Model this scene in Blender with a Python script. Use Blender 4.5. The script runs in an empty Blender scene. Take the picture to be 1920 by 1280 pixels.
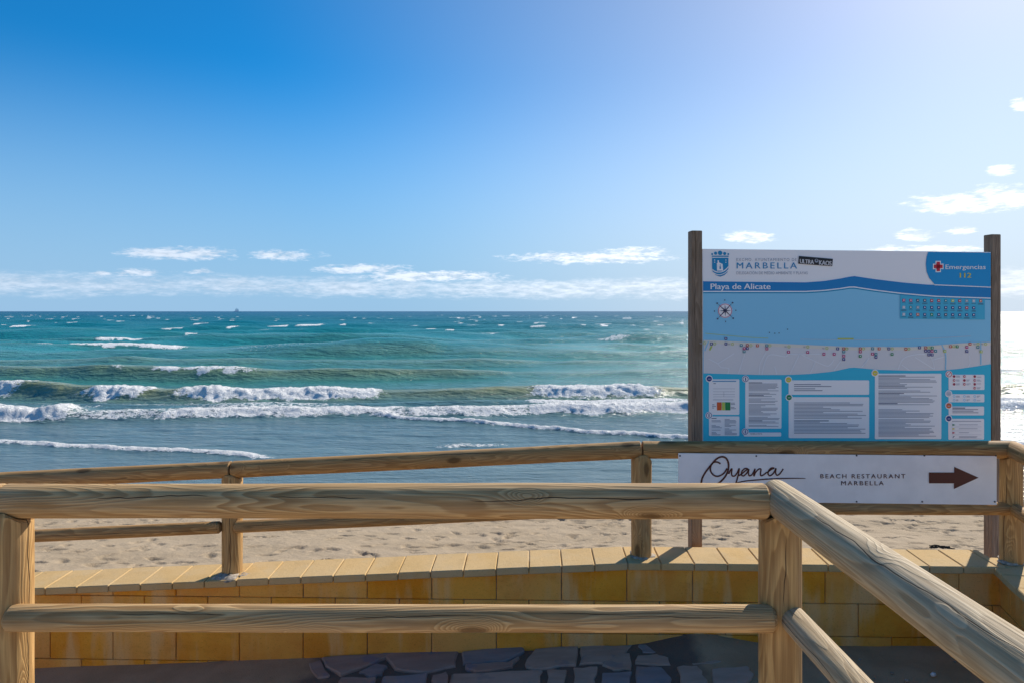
import bpy, bmesh, math, random
import numpy as np
from mathutils import Vector, Matrix

random.seed(7)
rng = np.random.default_rng(11)
S = bpy.context.scene
COL = S.collection
R = math.radians
EYE = 1.55            # eye height above the terrace (z = 0)
F = 1280.0            # focal length in photo pixels (24 mm on 36 mm)
HOR = 584.0

# ------------------------------------------------------------ camera
cd = bpy.data.cameras.new('camera')
cd.lens = 24.0
cd.sensor_width = 36.0
cd.shift_y = -(640 - HOR) / 1920.0
cd.clip_start = 0.05
cd.clip_end = 80000
cam = bpy.data.objects.new('camera', cd)
cam.location = (0, 0, EYE)
cam.rotation_euler = (R(90), 0, 0)
COL.objects.link(cam)
S.camera = cam

# ------------------------------------------------------------ light
SUN_EL, SUN_AZ = 35.0, 40.0       # azimuth measured from +Y towards +X
sd = bpy.data.lights.new('sun', 'SUN')
sd.energy = 3.9
sd.angle = R(0.53)
sd.color = (1.0, 0.93, 0.82)
sun = bpy.data.objects.new('sun', sd)
sv = Vector((math.sin(R(SUN_AZ)) * math.cos(R(SUN_EL)), math.cos(R(SUN_AZ)) * math.cos(R(SUN_EL)), math.sin(R(SUN_EL))))
sun.rotation_euler = sv.to_track_quat('Z', 'Y').to_euler()
sun.location = (6, 8, 12)
COL.objects.link(sun)
S.view_settings.view_transform = 'Standard'
S.view_settings.look = 'None'
S.view_settings.exposure = 0.6
S.view_settings.gamma = 1.0
S.view_settings.use_curve_mapping = False


# ------------------------------------------------------------ node helper
class NT:
    def __init__(self, tree):
        self.t = tree
        self.n = tree.nodes
        self.l = tree.links

    def put(self, sock, v):
        if v is None:
            return
        if isinstance(v, bpy.types.NodeSocket):
            self.l.new(v, sock)
        elif isinstance(v, (tuple, list)):
            v = tuple(v)
            if sock.type == 'RGBA' and len(v) == 3:
                v = v + (1.0,)
            sock.default_value = v
        else:
            sock.default_value = v

    def node(self, typ, ins=None, **kw):
        nd = self.n.new(typ)
        for k, v in kw.items():
            setattr(nd, k, v)
        if ins:
            for k, v in ins.items():
                self.put(nd.inputs[k], v)
        return nd

    def m(self, op, a, b=None, c=None, clamp=False):
        nd = self.n.new('ShaderNodeMath')
        nd.operation = op
        nd.use_clamp = clamp
        for i, v in enumerate((a, b, c)):
            self.put(nd.inputs[i], v)
        return nd.outputs[0]

    def mixc(self, fac, a, b):
        nd = self.n.new('ShaderNodeMix')
        nd.data_type = 'RGBA'
        self.put(nd.inputs[0], fac)
        self.put(nd.inputs[6], a)
        self.put(nd.inputs[7], b)
        return nd.outputs[2]

    def smooth(self, v, a, b, lo=0.0, hi=1.0):
        nd = self.n.new('ShaderNodeMapRange')
        nd.interpolation_type = 'SMOOTHSTEP'
        for i, x in enumerate((v, a, b, lo, hi)):
            self.put(nd.inputs[i], x)
        return nd.outputs[0]

    def scale(self, vec, s):
        nd = self.n.new('ShaderNodeVectorMath')
        nd.operation = 'MULTIPLY'
        self.put(nd.inputs[0], vec)
        self.put(nd.inputs[1], s)
        return nd.outputs[0]

    def add(self, vec, s):
        nd = self.n.new('ShaderNodeVectorMath')
        nd.operation = 'ADD'
        self.put(nd.inputs[0], vec)
        self.put(nd.inputs[1], s)
        return nd.outputs[0]

    def noise(self, vec, scale, detail=3.0, rough=0.5, dist=0.0):
        nd = self.node('ShaderNodeTexNoise', {'Vector': vec, 'Scale': scale, 'Detail': detail, 'Roughness': rough, 'Distortion': dist})
        return nd.outputs['Fac']

    def bump(self, h, strength, dist, normal=None):
        nd = self.node('ShaderNodeBump', {'Height': h, 'Strength': strength, 'Distance': dist})
        if normal is not None:
            self.put(nd.inputs['Normal'], normal)
        return nd.outputs[0]


# ------------------------------------------------------------ sky
W = bpy.data.worlds.new('World')
S.world = W
W.use_nodes = True
w = NT(W.node_tree)
w.n.clear()
sky = w.node('ShaderNodeTexSky', sky_type='NISHITA', sun_disc=False)
sky.sun_elevation = R(SUN_EL)
sky.sun_rotation = R(SUN_AZ)
sky.altitude = 0
sky.air_density = 1.0
sky.dust_density = 0.4
sky.ozone_density = 2.0
SKY_STRENGTH = 0.15
tc = w.node('ShaderNodeTexCoord')
sep = w.node('ShaderNodeSeparateXYZ', {0: tc.outputs['Generated']})
dx, dy, dz = sep.outputs
yy = w.m('MAXIMUM', dy, 0.05)
u = w.m('DIVIDE', dx, yy)
v = w.m('DIVIDE', dz, yy)
hyp = w.m('SQRT', w.m('ADD', w.m('MULTIPLY', dx, dx), w.m('MULTIPLY', dy, dy)))
el = w.m('DIVIDE', dz, w.m('MAXIMUM', hyp, 0.02))


def cloud_blob(px, py, sx, sy):
    a = w.m('DIVIDE', w.m('SUBTRACT', u, (px - 960) / F), sx / F)
    b = w.m('DIVIDE', w.m('SUBTRACT', v, (HOR - py) / F), sy / F)
    d = w.m('ADD', w.m('MULTIPLY', a, a), w.m('MULTIPLY', b, b))
    return w.m('SUBTRACT', 1.0, d)


blobs = [(340, 475, 135, 17), (535, 479, 85, 12), (265, 512, 70, 10), (370, 509, 32, 8), (190, 513, 26, 7),
         (1105, 484, 190, 13), (1190, 474, 75, 12), (1405, 446, 58, 13), (1810, 382, 130, 22), (1900, 370, 90, 26),
         (1715, 440, 50, 13), (1800, 431, 40, 10), (1880, 320, 34, 14), (1915, 195, 26, 15), (1740, 470, 130, 11),
         (680, 505, 110, 12), (800, 520, 160, 14)]
acc = None
for bl in blobs:
    o = cloud_blob(*bl)
    acc = o if acc is None else w.m('MAXIMUM', acc, o)
acc = w.m('MAXIMUM', acc, -1.0)
cvec = w.node('ShaderNodeCombineXYZ', {0: w.m('MULTIPLY', dx, 1.0), 1: w.m('MULTIPLY', dy, 1.0), 2: w.m('MULTIPLY', dz, 4.5)}).outputs[0]
n1 = w.noise(cvec, 14.0, 8.0, 0.6)
n2 = w.noise(cvec, 4.0, 3.0, 0.5)
n3 = w.noise(cvec, 45.0, 5.0, 0.6)
n4 = w.noise(cvec, 130.0, 5.0, 0.65)
nmix = w.m('ADD', w.m('ADD', w.m('MULTIPLY', w.m('SUBTRACT', n1, 0.5), 2.0), w.m('MULTIPLY', w.m('SUBTRACT', n3, 0.5), 2.4)), w.m('MULTIPLY', w.m('SUBTRACT', n4, 0.5), 1.5))
cl1 = w.smooth(w.m('ADD', acc, nmix), 0.1, 1.25)
# long bank low over the horizon, all round
bank_c = w.m('ADD', 0.034, w.m('MULTIPLY', w.m('SUBTRACT', n2, 0.5), 0.02))
bd = w.m('DIVIDE', w.m('SUBTRACT', el, bank_c), 0.019)
bank = w.m('SUBTRACT', 0.75, w.m('MULTIPLY', bd, bd))
cl2 = w.smooth(w.m('ADD', bank, w.m('MULTIPLY', nmix, 0.6)), -0.1, 1.35, 0.0, 0.8)
cl = w.m('MAXIMUM', cl1, cl2, clamp=True)
# horizon veil
veil = w.smooth(el, 0.36, 0.0, 0.0, 0.92)
sunv = w.node('ShaderNodeVectorMath', {0: tc.outputs['Generated'], 1: tuple(sv)}, operation='DOT_PRODUCT').outputs['Value']
toward = w.smooth(sunv, 0.35, 1.0)
tint = w.mixc(w.smooth(sunv, 0.55, 1.03), (0.035, 0.365, 0.60), (0.51, 0.49, 0.51))
skyc = w.scale(sky.outputs[0], tint)
ccol = w.mixc(toward, (3.3, 3.7, 4.3), (5.6, 5.7, 5.9))
shade = w.smooth(n3, 0.3, 0.65, 0.85, 1.08)
ccol = w.scale(ccol, w.node('ShaderNodeCombineXYZ', {0: shade, 1: shade, 2: shade}).outputs[0])
vcol = w.mixc(w.smooth(sunv, 0.5, 1.0), (1.55, 2.45, 3.55), (3.3, 3.6, 4.1))
c0 = w.mixc(veil, skyc, vcol)
c1 = w.mixc(w.m('MULTIPLY', cl, 0.9), c0, ccol)
bg = w.node('ShaderNodeBackground', {'Color': c1, 'Strength': SKY_STRENGTH})
wo = w.node('ShaderNodeOutputWorld', {'Surface': bg.outputs[0]})


# ------------------------------------------------------------ materials
def material(name):
    m = bpy.data.materials.new(name)
    m.use_nodes = True
    t = NT(m.node_tree)
    b = m.node_tree.nodes['Principled BSDF']
    return m, t, b


def plain(name, col, rough=0.6, spec=0.3, var=0.0, vscale=20.0):
    m, t, b = material(name)
    t.put(b.inputs['Roughness'], rough)
    t.put(b.inputs['Specular IOR Level'], spec)
    if var:
        co = t.node('ShaderNodeTexCoord').outputs['Object']
        f = t.smooth(t.noise(co, vscale, 5.0, 0.6), 0.3, 0.7)
        t.put(b.inputs['Base Color'], t.mixc(f, tuple(c * (1 - var) for c in col), tuple(min(1, c * (1 + var)) for c in col)))
    else:
        t.put(b.inputs['Base Color'], col)
    return m


def wood_material(name, light, dark, grey, greyness=0.45, knots=1.0):
    m, t, b = material(name)
    co = t.node('ShaderNodeTexCoord').outputs['Object']
    rnd = t.node('ShaderNodeObjectInfo').outputs['Random']
    off = t.node('ShaderNodeCombineXYZ', {0: t.m('MULTIPLY', rnd, 37.0), 1: t.m('MULTIPLY', rnd, 91.0), 2: t.m('MULTIPLY', rnd, 53.0)}).outputs[0]
    p = t.add(co, off)
    # knots: sparse feature points in a space squeezed along the log
    kv = t.scale(t.add(p, t.scale(t.node('ShaderNodeTexNoise', {'Vector': p, 'Scale': 9.0}).outputs['Color'], (0.02, 0.02, 0.05))), (6.5, 6.5, 2.6))
    vor = t.node('ShaderNodeTexVoronoi', {'Vector': kv, 'Scale': 1.0, 'Randomness': 1.0})
    kd = vor.outputs['Distance']
    kb = t.m('MULTIPLY', t.smooth(kd, 0.33, 0.0), knots)
    warp = t.noise(t.scale(p, (10.0, 10.0, 2.2)), 1.0, 2.0, 0.5)
    base = t.noise(t.scale(p, (11.0, 11.0, 0.85)), 1.0, 1.5, 0.45)
    field = t.m('ADD', t.m('ADD', t.m('MULTIPLY', base, 5.0), t.m('MULTIPLY', kb, 2.3)), t.m('MULTIPLY', warp, 0.9))
    ring = t.m('FRACT', t.m('MULTIPLY', field, 4.3))
    ringv = t.m('MULTIPLY', t.smooth(ring, 0.0, 0.78), t.smooth(ring, 1.0, 0.86))
    fine = t.noise(t.scale(p, (150.0, 150.0, 3.5)), 1.0, 4.0, 0.65)
    fibre = t.smooth(fine, 0.3, 0.75)
    f = t.m('MULTIPLY', ringv, t.m('ADD', 0.55, t.m('MULTIPLY', t.noise(t.scale(p, (7.0, 7.0, 2.0)), 1.0, 2.0), 0.75)), clamp=True)
    c = t.mixc(t.m('MULTIPLY', f, 0.85), light, dark)
    stain = t.smooth(t.noise(t.scale(p, (8.0, 8.0, 1.6)), 1.0, 4.0, 0.6), 0.38, 0.7)
    c = t.mixc(t.m('MULTIPLY', stain, greyness), c, grey)
    c = t.mixc(t.m('MULTIPLY', fibre, 0.55), c, tuple(x * 0.6 for x in dark))
    blot = t.smooth(t.noise(t.scale(p, (5.0, 5.0, 1.2)), 1.3, 3.0, 0.6), 0.56, 0.72)
    c = t.mixc(t.m('MULTIPLY', blot, 0.5), c, (dark[0] * 0.8, dark[1] * 0.72, dark[2] * 0.5))
    core = t.smooth(kd, 0.17, 0.08)
    c = t.mixc(t.m('MULTIPLY', core, 0.85 * min(knots, 1.0)), c, tuple(x * 0.4 for x in dark))
    # drying cracks: a few long thin checks wandering along the log
    sx_, sy_, sz_ = t.node('ShaderNodeSeparateXYZ', {0: co}).outputs
    zc = t.node('ShaderNodeCombineXYZ', {0: t.m('MULTIPLY', rnd, 71.0), 1: 0.0, 2: sz_}).outputs[0]
    ang = t.m('ADD', t.m('MULTIPLY', t.m('ARCTAN2', sy_, sx_), 4.0 / 6.28318), t.m('MULTIPLY', rnd, 13.0))
    ang = t.m('ADD', ang, t.m('MULTIPLY', t.noise(zc, 1.6, 4.0, 0.55), 1.1))
    cell = t.m('FLOOR', ang)
    fr = t.m('ABSOLUTE', t.m('SUBTRACT', t.m('FRACT', ang), 0.5))
    gv = t.node('ShaderNodeCombineXYZ', {0: t.m('MULTIPLY', cell, 7.3), 1: t.m('MULTIPLY', rnd, 29.0), 2: sz_}).outputs[0]
    gate = t.smooth(t.noise(gv, 2.3, 1.0), 0.46, 0.60)
    crack = t.m('MULTIPLY', t.smooth(t.m('SUBTRACT', fr, t.m('MULTIPLY', gate, 0.012)), 0.008, 0.0), t.smooth(gate, 0.05, 0.3))
    c = t.mixc(t.m('MULTIPLY', crack, 0.9), c, (0.018, 0.012, 0.008))
    t.put(b.inputs['Base Color'], c)
    t.put(b.inputs['Roughness'], t.smooth(fine, 0.2, 0.8, 0.62, 0.85))
    t.put(b.inputs['Specular IOR Level'], 0.25)
    h = t.m('SUBTRACT', t.m('ADD', t.m('MULTIPLY', fibre, -0.25), t.m('MULTIPLY', ringv, -0.35)), t.m('MULTIPLY', crack, 3.0))
    t.put(b.inputs['Normal'], t.bump(h, 0.8, 0.003))
    return m


M = {}
M['wood_near'] = wood_material('weathered_log', (0.66, 0.44, 0.205), (0.35, 0.19, 0.07), (0.48, 0.37, 0.24), 0.4)
M['wood_post'] = wood_material('log_post', (0.64, 0.39, 0.15), (0.36, 0.19, 0.065), (0.47, 0.32, 0.18), 0.3)
M['wood_far'] = wood_material('far_log', (0.60, 0.35, 0.13), (0.33, 0.17, 0.058), (0.42, 0.29, 0.165), 0.35)
M['wood_side'] = wood_material('bleached_log', (0.58, 0.45, 0.27), (0.36, 0.245, 0.125), (0.45, 0.38, 0.28), 0.45)
M['wood_sign'] = wood_material('grey_square_post', (0.30, 0.23, 0.165), (0.18, 0.13, 0.09), (0.26, 0.22, 0.18), 0.5, 0.5)


def stone_block_material(name, c1, c2, pale, relief=0.5, stain=1.0):
    m, t, b = material(name)
    geo = t.node('ShaderNodeNewGeometry').outputs['Position']
    rnd = t.node('ShaderNodeObjectInfo').outputs['Random']
    big = t.smooth(t.noise(geo, 3.2, 4.0, 0.6), 0.32, 0.68)
    c = t.mixc(big, c1, c2)
    c = t.mixc(t.m('MULTIPLY', rnd, 0.4), c, pale)
    dirt = t.smooth(t.noise(t.scale(geo, (2.0, 2.0, 5.0)), 2.2, 5.0, 0.65), 0.52, 0.72)
    c = t.mixc(t.m('MULTIPLY', dirt, 0.22), c, tuple(x * 0.45 for x in c1))
    # lime bloom running down in soft upright patches, own shape
    drip = t.noise(t.scale(geo, (5.5, 5.5, 1.0)), 1.0, 4.0, 0.55)
    dm = t.m('MULTIPLY', t.smooth(drip, 0.48, 0.64), stain)
    c = t.mixc(t.m('MULTIPLY', dm, 0.8), c, pale)
    gr = t.noise(geo, 260.0, 3.0, 0.7)
    gr2 = t.noise(geo, 110.0, 4.0, 0.75)
    c = t.mixc(t.smooth(gr2, 0.54, 0.70, 0.0, 0.4), c, tuple(x * 0.35 for x in c1))
    c = t.mixc(t.smooth(gr, 0.42, 0.25, 0.0, 0.3), c, tuple(min(1, x * 1.5) for x in pale))
    t.put(b.inputs['Base Color'], c)
    t.put(b.inputs['Roughness'], 0.9)
    t.put(b.inputs['Specular IOR Level'], 0.15)
    h = t.m('ADD', t.m('MULTIPLY', gr2, 0.9), t.m('MULTIPLY', t.noise(geo, 40.0, 3.0), 0.6))
    t.put(b.inputs['Normal'], t.bump(h, relief, 0.006))
    return m


M['block'] = stone_block_material('ochre_block', (0.76, 0.275, 0.012), (0.86, 0.40, 0.04), (0.82, 0.52, 0.22))
M['coping'] = stone_block_material('coping_stone', (0.55, 0.36, 0.145), (0.60, 0.41, 0.19), (0.54, 0.41, 0.24), 0.45, 0.5)
M['mortar'] = plain('mortar', (0.30, 0.25, 0.19), 0.95, 0.1, 0.35, 30)
M['cement'] = plain('cement', (0.40, 0.34, 0.27), 0.95, 0.1, 0.4, 40)


def ramp_material():
    m, t, b = material('ramp_cement')
    geo = t.node('ShaderNodeNewGeometry').outputs['Position']
    f = t.smooth(t.noise(geo, 4.0, 5.0, 0.6), 0.3, 0.7)
    c = t.mixc(f, (0.39, 0.255, 0.135), (0.48, 0.32, 0.18))
    sp = t.noise(geo, 120.0, 3.0, 0.7)
    c = t.mixc(t.smooth(sp, 0.6, 0.75, 0.0, 0.5), c, (0.08, 0.065, 0.06))
    sx = t.node('ShaderNodeSeparateXYZ', {0: geo}).outputs[0]
    wob = t.m('MULTIPLY', t.m('SUBTRACT', t.noise(geo, 5.0, 3.0), 0.5), 0.5)
    bed = t.m('MULTIPLY', t.smooth(t.m('ADD', sx, wob), -1.3, -1.1), t.smooth(t.m('ADD', sx, wob), 1.15, 0.95))
    c = t.mixc(t.m('MULTIPLY', bed, 0.85), c, (0.12, 0.085, 0.065))
    t.put(b.inputs['Base Color'], c)
    t.put(b.inputs['Roughness'], 0.9)
    t.put(b.inputs['Normal'], t.bump(t.m('ADD', sp, t.noise(geo, 15.0, 4.0)), 0.5, 0.008))
    return m


M['ramp'] = ramp_material()


def flagstone_material(name, c1, c2, c3):
    m, t, b = material(name)
    geo = t.node('ShaderNodeNewGeometry').outputs['Position']
    rnd = t.node('ShaderNodeObjectInfo').outputs['Random']
    off = t.add(geo, t.node('ShaderNodeCombineXYZ', {0: t.m('MULTIPLY', rnd, 9.0), 1: rnd, 2: rnd}).outputs[0])
    f = t.smooth(t.noise(t.scale(off, (3.0, 9.0, 3.0)), 1.0, 5.0, 0.6), 0.35, 0.65)
    c = t.mixc(f, c1, c2)
    g = t.smooth(t.noise(off, 5.0, 3.0, 0.5), 0.58, 0.66)
    c = t.mixc(t.m('MULTIPLY', g, 0.8), c, c3)
    t.put(b.inputs['Base Color'], c)
    t.put(b.inputs['Roughness'], 0.7)
    t.put(b.inputs['Normal'], t.bump(t.noise(t.scale(off, (12.0, 40.0, 12.0)), 1.0, 5.0, 0.65), 0.5, 0.008))
    return m


M['flag'] = flagstone_material('mauve_flagstone', (0.40, 0.28, 0.20), (0.48, 0.35, 0.26), (0.28, 0.235, 0.21))
M['flag_blue'] = flagstone_material('blue_flagstone', (0.23, 0.205, 0.195), (0.30, 0.265, 0.25), (0.36, 0.27, 0.21))
M['flag_brown'] = flagstone_material('brown_flagstone', (0.33, 0.22, 0.165), (0.38, 0.27, 0.21), (0.20, 0.19, 0.22))
M['terrace'] = plain('terrace_paving', (0.58, 0.45, 0.32), 0.9, 0.15, 0.2, 8)


def sand_material():
    m, t, b = material('beach_sand')
    geo = t.node('ShaderNodeNewGeometry').outputs['Position']
    z = t.node('ShaderNodeSeparateXYZ', {0: geo}).outputs[2]
    f = t.smooth(t.noise(t.scale(geo, (1.0, 2.0, 1.0)), 0.9, 5.0, 0.6), 0.3, 0.7)
    c = t.mixc(f, (0.34, 0.263, 0.175), (0.39, 0.305, 0.21))
    g = t.noise(geo, 90.0, 4.0, 0.7)
    c = t.mixc(t.smooth(g, 0.58, 0.75, 0.0, 0.5), c, (0.20, 0.15, 0.11))
    wet = t.smooth(t.m('ADD', z, t.m('MULTIPLY', t.noise(geo, 0.8, 3.0), 0.10)), -2.27, -2.36)
    c = t.mixc(t.m('MULTIPLY', wet, 0.75), c, (0.17, 0.125, 0.09))
    t.put(b.inputs['Base Color'], c)
    t.put(b.inputs['Roughness'], t.m('SUBTRACT', 0.95, t.m('MULTIPLY', wet, 0.75)))
    t.put(b.inputs['Specular IOR Level'], t.m('ADD', 0.1, t.m('MULTIPLY', wet, 0.4)))
    h = t.m('ADD', t.m('MULTIPLY', g, 0.3), t.noise(geo, 14.0, 4.0, 0.6))
    t.put(b.inputs['Normal'], t.bump(h, t.m('SUBTRACT', 0.6, t.m('MULTIPLY', wet, 0.5)), 0.03))
    return m


M['sand'] = sand_material()


def sea_material():
    m, t, b = material('sea_water')
    out = t.n['Material Output']
    geo = t.node('ShaderNodeNewGeometry').outputs['Position']
    y = t.node('ShaderNodeSeparateXYZ', {0: geo}).outputs[1]
    foam = t.node('ShaderNodeAttribute', attribute_name='foam').outputs['Fac']
    backlit = t.node('ShaderNodeAttribute', attribute_name='backlit').outputs['Fac']
    # body colour: turbid over the sand, green over the bar, blue-green in deep water
    ramp = t.node('ShaderNodeValToRGB', {0: t.m('DIVIDE', t.m('LOGARITHM', t.m('MAXIMUM', y, 10.0), 10.0), 4.0)})
    cr = ramp.color_ramp
    stops = [(0.285, (0.16, 0.175, 0.18)), (0.35, (0.13, 0.20, 0.225)), (0.40, (0.05, 0.23, 0.195)), (0.46, (0.012, 0.25, 0.235)),
             (0.56, (0.002, 0.165, 0.20)), (0.72, (0.0, 0.085, 0.15)), (1.0, (0.0, 0.05, 0.12))]
    while len(cr.elements) < len(stops):
        cr.elements.new(0.5)
    for e, (p, c) in zip(cr.elements, stops):
        e.position = p
        e.color = c + (1,)
    patch = t.smooth(t.noise(t.scale(geo, (0.02, 0.06, 1.0)), 1.0, 4.0, 0.6), 0.35, 0.65)
    c = t.mixc(t.m('MULTIPLY', patch, 0.3), ramp.outputs[0], (0.03, 0.16, 0.15))
    c = t.mixc(backlit, c, (0.27, 0.275, 0.11))  # sandy olive tint: sunlight through thin wave faces, painted into the colour
    near = t.smooth(y, 60.0, 18.0)
    fine = t.noise(t.scale(geo, (1.6, 4.2, 1.0)), 1.0, 5.0, 0.62)
    mid = t.noise(t.scale(geo, (0.35, 1.1, 1.0)), 1.0, 4.0, 0.6)
    calm = t.smooth(y, 14.0, 34.0, 0.38, 1.0)
    hh = t.m('MULTIPLY', t.m('ADD', t.m('MULTIPLY', fine, 0.35), mid), calm)
    nrm = t.bump(hh, 0.9, 0.55)
    t.put(b.inputs['Base Color'], c)
    t.put(b.inputs['Roughness'], t.smooth(y, 18.0, 160.0, 0.17, 0.34))
    t.put(b.inputs['Specular IOR Level'], t.smooth(y, 35.0, 160.0, 0.5, 0.22))
    t.put(b.inputs['IOR'], 1.33)
    t.put(b.inputs['Normal'], nrm)
    # foam: lacy where thin, solid where thick
    lace = t.noise(t.scale(geo, (2.2, 3.0, 3.0)), 2.6, 8.0, 0.72)
    fm = t.smooth(t.m('ADD', foam, t.m('MULTIPLY', t.m('SUBTRACT', lace, 0.5), 2.6)), 0.40, 0.66)
    fm = t.m('MULTIPLY', fm, t.smooth(foam, 0.02, 0.12))
    fb = t.node('ShaderNodeBsdfPrincipled', {'Base Color': (0.88, 0.88, 0.86), 'Roughness': 0.9, 'Specular IOR Level': 0.1})
    fh = t.m('ADD', t.noise(geo, 7.0, 5.0, 0.7), t.m('MULTIPLY', t.noise(geo, 24.0, 3.0, 0.7), 0.5))
    t.put(fb.inputs['Normal'], t.bump(fh, 1.0, 0.13))
    mx = t.node('ShaderNodeMixShader', {0: fm, 1: b.outputs[0], 2: fb.outputs[0]})
    t.l.new(mx.outputs[0], out.inputs['Surface'])
    return m


M['sea'] = sea_material()


# ------------------------------------------------------------ object helpers
def link(o, parent=None):
    COL.objects.link(o)
    if parent is not None:
        o.parent = parent
    return o


def tag(o, label=None, cat=None, group=None, kind=None):
    if label:
        o['label'] = label
    if cat:
        o['category'] = cat
    if group:
        o['group'] = group
    if kind:
        o['kind'] = kind
    return o


def empty(name, loc=(0, 0, 0)):
    o = bpy.data.objects.new(name, None)
    o.empty_display_size = 0.1
    o.location = loc
    return link(o)


def mesh_obj(name, verts, faces, mat, parent=None, smooth=False, loc=None):
    me = bpy.data.meshes.new(name)
    me.from_pydata([tuple(p) for p in verts], [], faces)
    me.update()
    if mat is not None:
        me.materials.append(mat)
    if smooth:
        me.polygons.foreach_set('use_smooth', [True] * len(me.polygons))
    o = bpy.data.objects.new(name, me)
    if loc is not None:
        o.location = loc
    return link(o, parent)


def grid_obj(name, X, Y, Z, mat, attrs=None):
    """X, Y, Z: 2-D arrays (rows, cols) of world coordinates"""
    r, c = X.shape
    co = np.stack([X, Y, Z], -1).reshape(-1, 3).astype(np.float32)
    idx = np.arange(r * c).reshape(r, c)
    q = np.stack([idx[:-1, :-1], idx[:-1, 1:], idx[1:, 1:], idx[1:, :-1]], -1).reshape(-1, 4)
    me = bpy.data.meshes.new(name)
    me.vertices.add(len(co))
    me.vertices.foreach_set('co', co.ravel())
    me.loops.add(q.size)
    me.loops.foreach_set('vertex_index', q.ravel().astype(np.int32))
    me.polygons.add(len(q))
    me.polygons.foreach_set('loop_start', (np.arange(len(q)) * 4).astype(np.int32))
    me.polygons.foreach_set('use_smooth', np.ones(len(q), dtype=bool))
    me.update(calc_edges=True)
    for k, a in (attrs or {}).items():
        at = me.attributes.new(k, 'FLOAT', 'POINT')
        at.data.foreach_set('value', a.reshape(-1).astype(np.float32))
    me.materials.append(mat)
    o = bpy.data.objects.new(name, me)
    return link(o)


_tab = rng.random((256, 256)).astype(np.float32)


def vnoise(x, y):
    xi = np.floor(x).astype(int)
    yi = np.floor(y).astype(int)
    fx = x - xi
    fy = y - yi
    fx = fx * fx * (3 - 2 * fx)
    fy = fy * fy * (3 - 2 * fy)
    a = _tab[xi & 255, yi & 255]
    b = _tab[(xi + 1) & 255, yi & 255]
    c = _tab[xi & 255, (yi + 1) & 255]
    d = _tab[(xi + 1) & 255, (yi + 1) & 255]
    return (a * (1 - fx) + b * fx) * (1 - fy) + (c * (1 - fx) + d * fx) * fy


def fbm(x, y, o=4):
    s, a, t = 0, 1.0, 0
    for k in range(o):
        s = s + a * vnoise(x * 2 ** k + 17.3 * k, y * 2 ** k + 5.1 * k)
        t += a
        a *= 0.5
    return s / t


def sstep(x, a, b):
    t = np.clip((x - a) / (b - a), 0, 1)
    return t * t * (3 - 2 * t)


# ------------------------------------------------------------ terrain: sea
SEA = -2.45
HS = EYE - SEA
ys = np.concatenate([np.geomspace(13.0, 62.0, 620, endpoint=False), np.geomspace(62.0, 1500.0, 300, endpoint=False), np.geomspace(1500.0, 40000.0, 14)])
ss = np.concatenate([-np.geomspace(7.0, 0.98, 14, endpoint=False), np.linspace(-0.98, 0.98, 880), np.geomspace(0.98, 7.0, 15)[1:]])
Yg, Sg = np.meshgrid(ys, ss, indexing='ij')
Xg = Sg * (Yg + 3.0)
h = np.zeros_like(Xg)
foam = np.zeros_like(Xg)
backlit = np.zeros_like(Xg)
# wind sea: many short-crested waves running towards the shore
amp_env = 0.02 + 0.98 * sstep(Yg, 26, 75)
wv = np.zeros_like(Xg)
for k in range(34):
    lam = 5.0 * (1.13 ** k) if k < 22 else rng.uniform(6, 26)
    lam = min(lam, 34)
    th = rng.normal(0, 0.38)
    kx, ky = 2 * math.pi / lam * math.sin(th), 2 * math.pi / lam * math.cos(th)
    a = 0.0058 * lam ** 0.85
    res = np.clip((lam / (Yg * 0.0107) - 2.5) / 3.0, 0, 1)      # drop what the mesh cannot carry
    wv += a * res * np.sin(kx * Xg + ky * Yg + rng.uniform(0, 6.28))
wv = wv + 0.35 * np.abs(wv)
h += wv * amp_env
wn = wv / 0.16
capn = fbm(Xg * 0.30, Yg * 0.16, 3)
capg = sstep(vnoise(Xg * 0.42 + 31, Yg * 0.13 + 7), 0.70, 0.80)
caps = sstep(wn + (capn - 0.5) * 4.0, 2.85, 3.4) * capg * sstep(Yg, 95, 140)
foam = np.maximum(foam, caps * 0.75)
# ripples close in
h += (fbm(Xg * 1.1, Yg * 2.0, 3) - 0.5) * 0.05 * sstep(Yg, 15, 24)


def px2sea(px, py):
    Z = HS * F / (py - HOR)
    return (px - 960) / F * Z, Z


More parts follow.
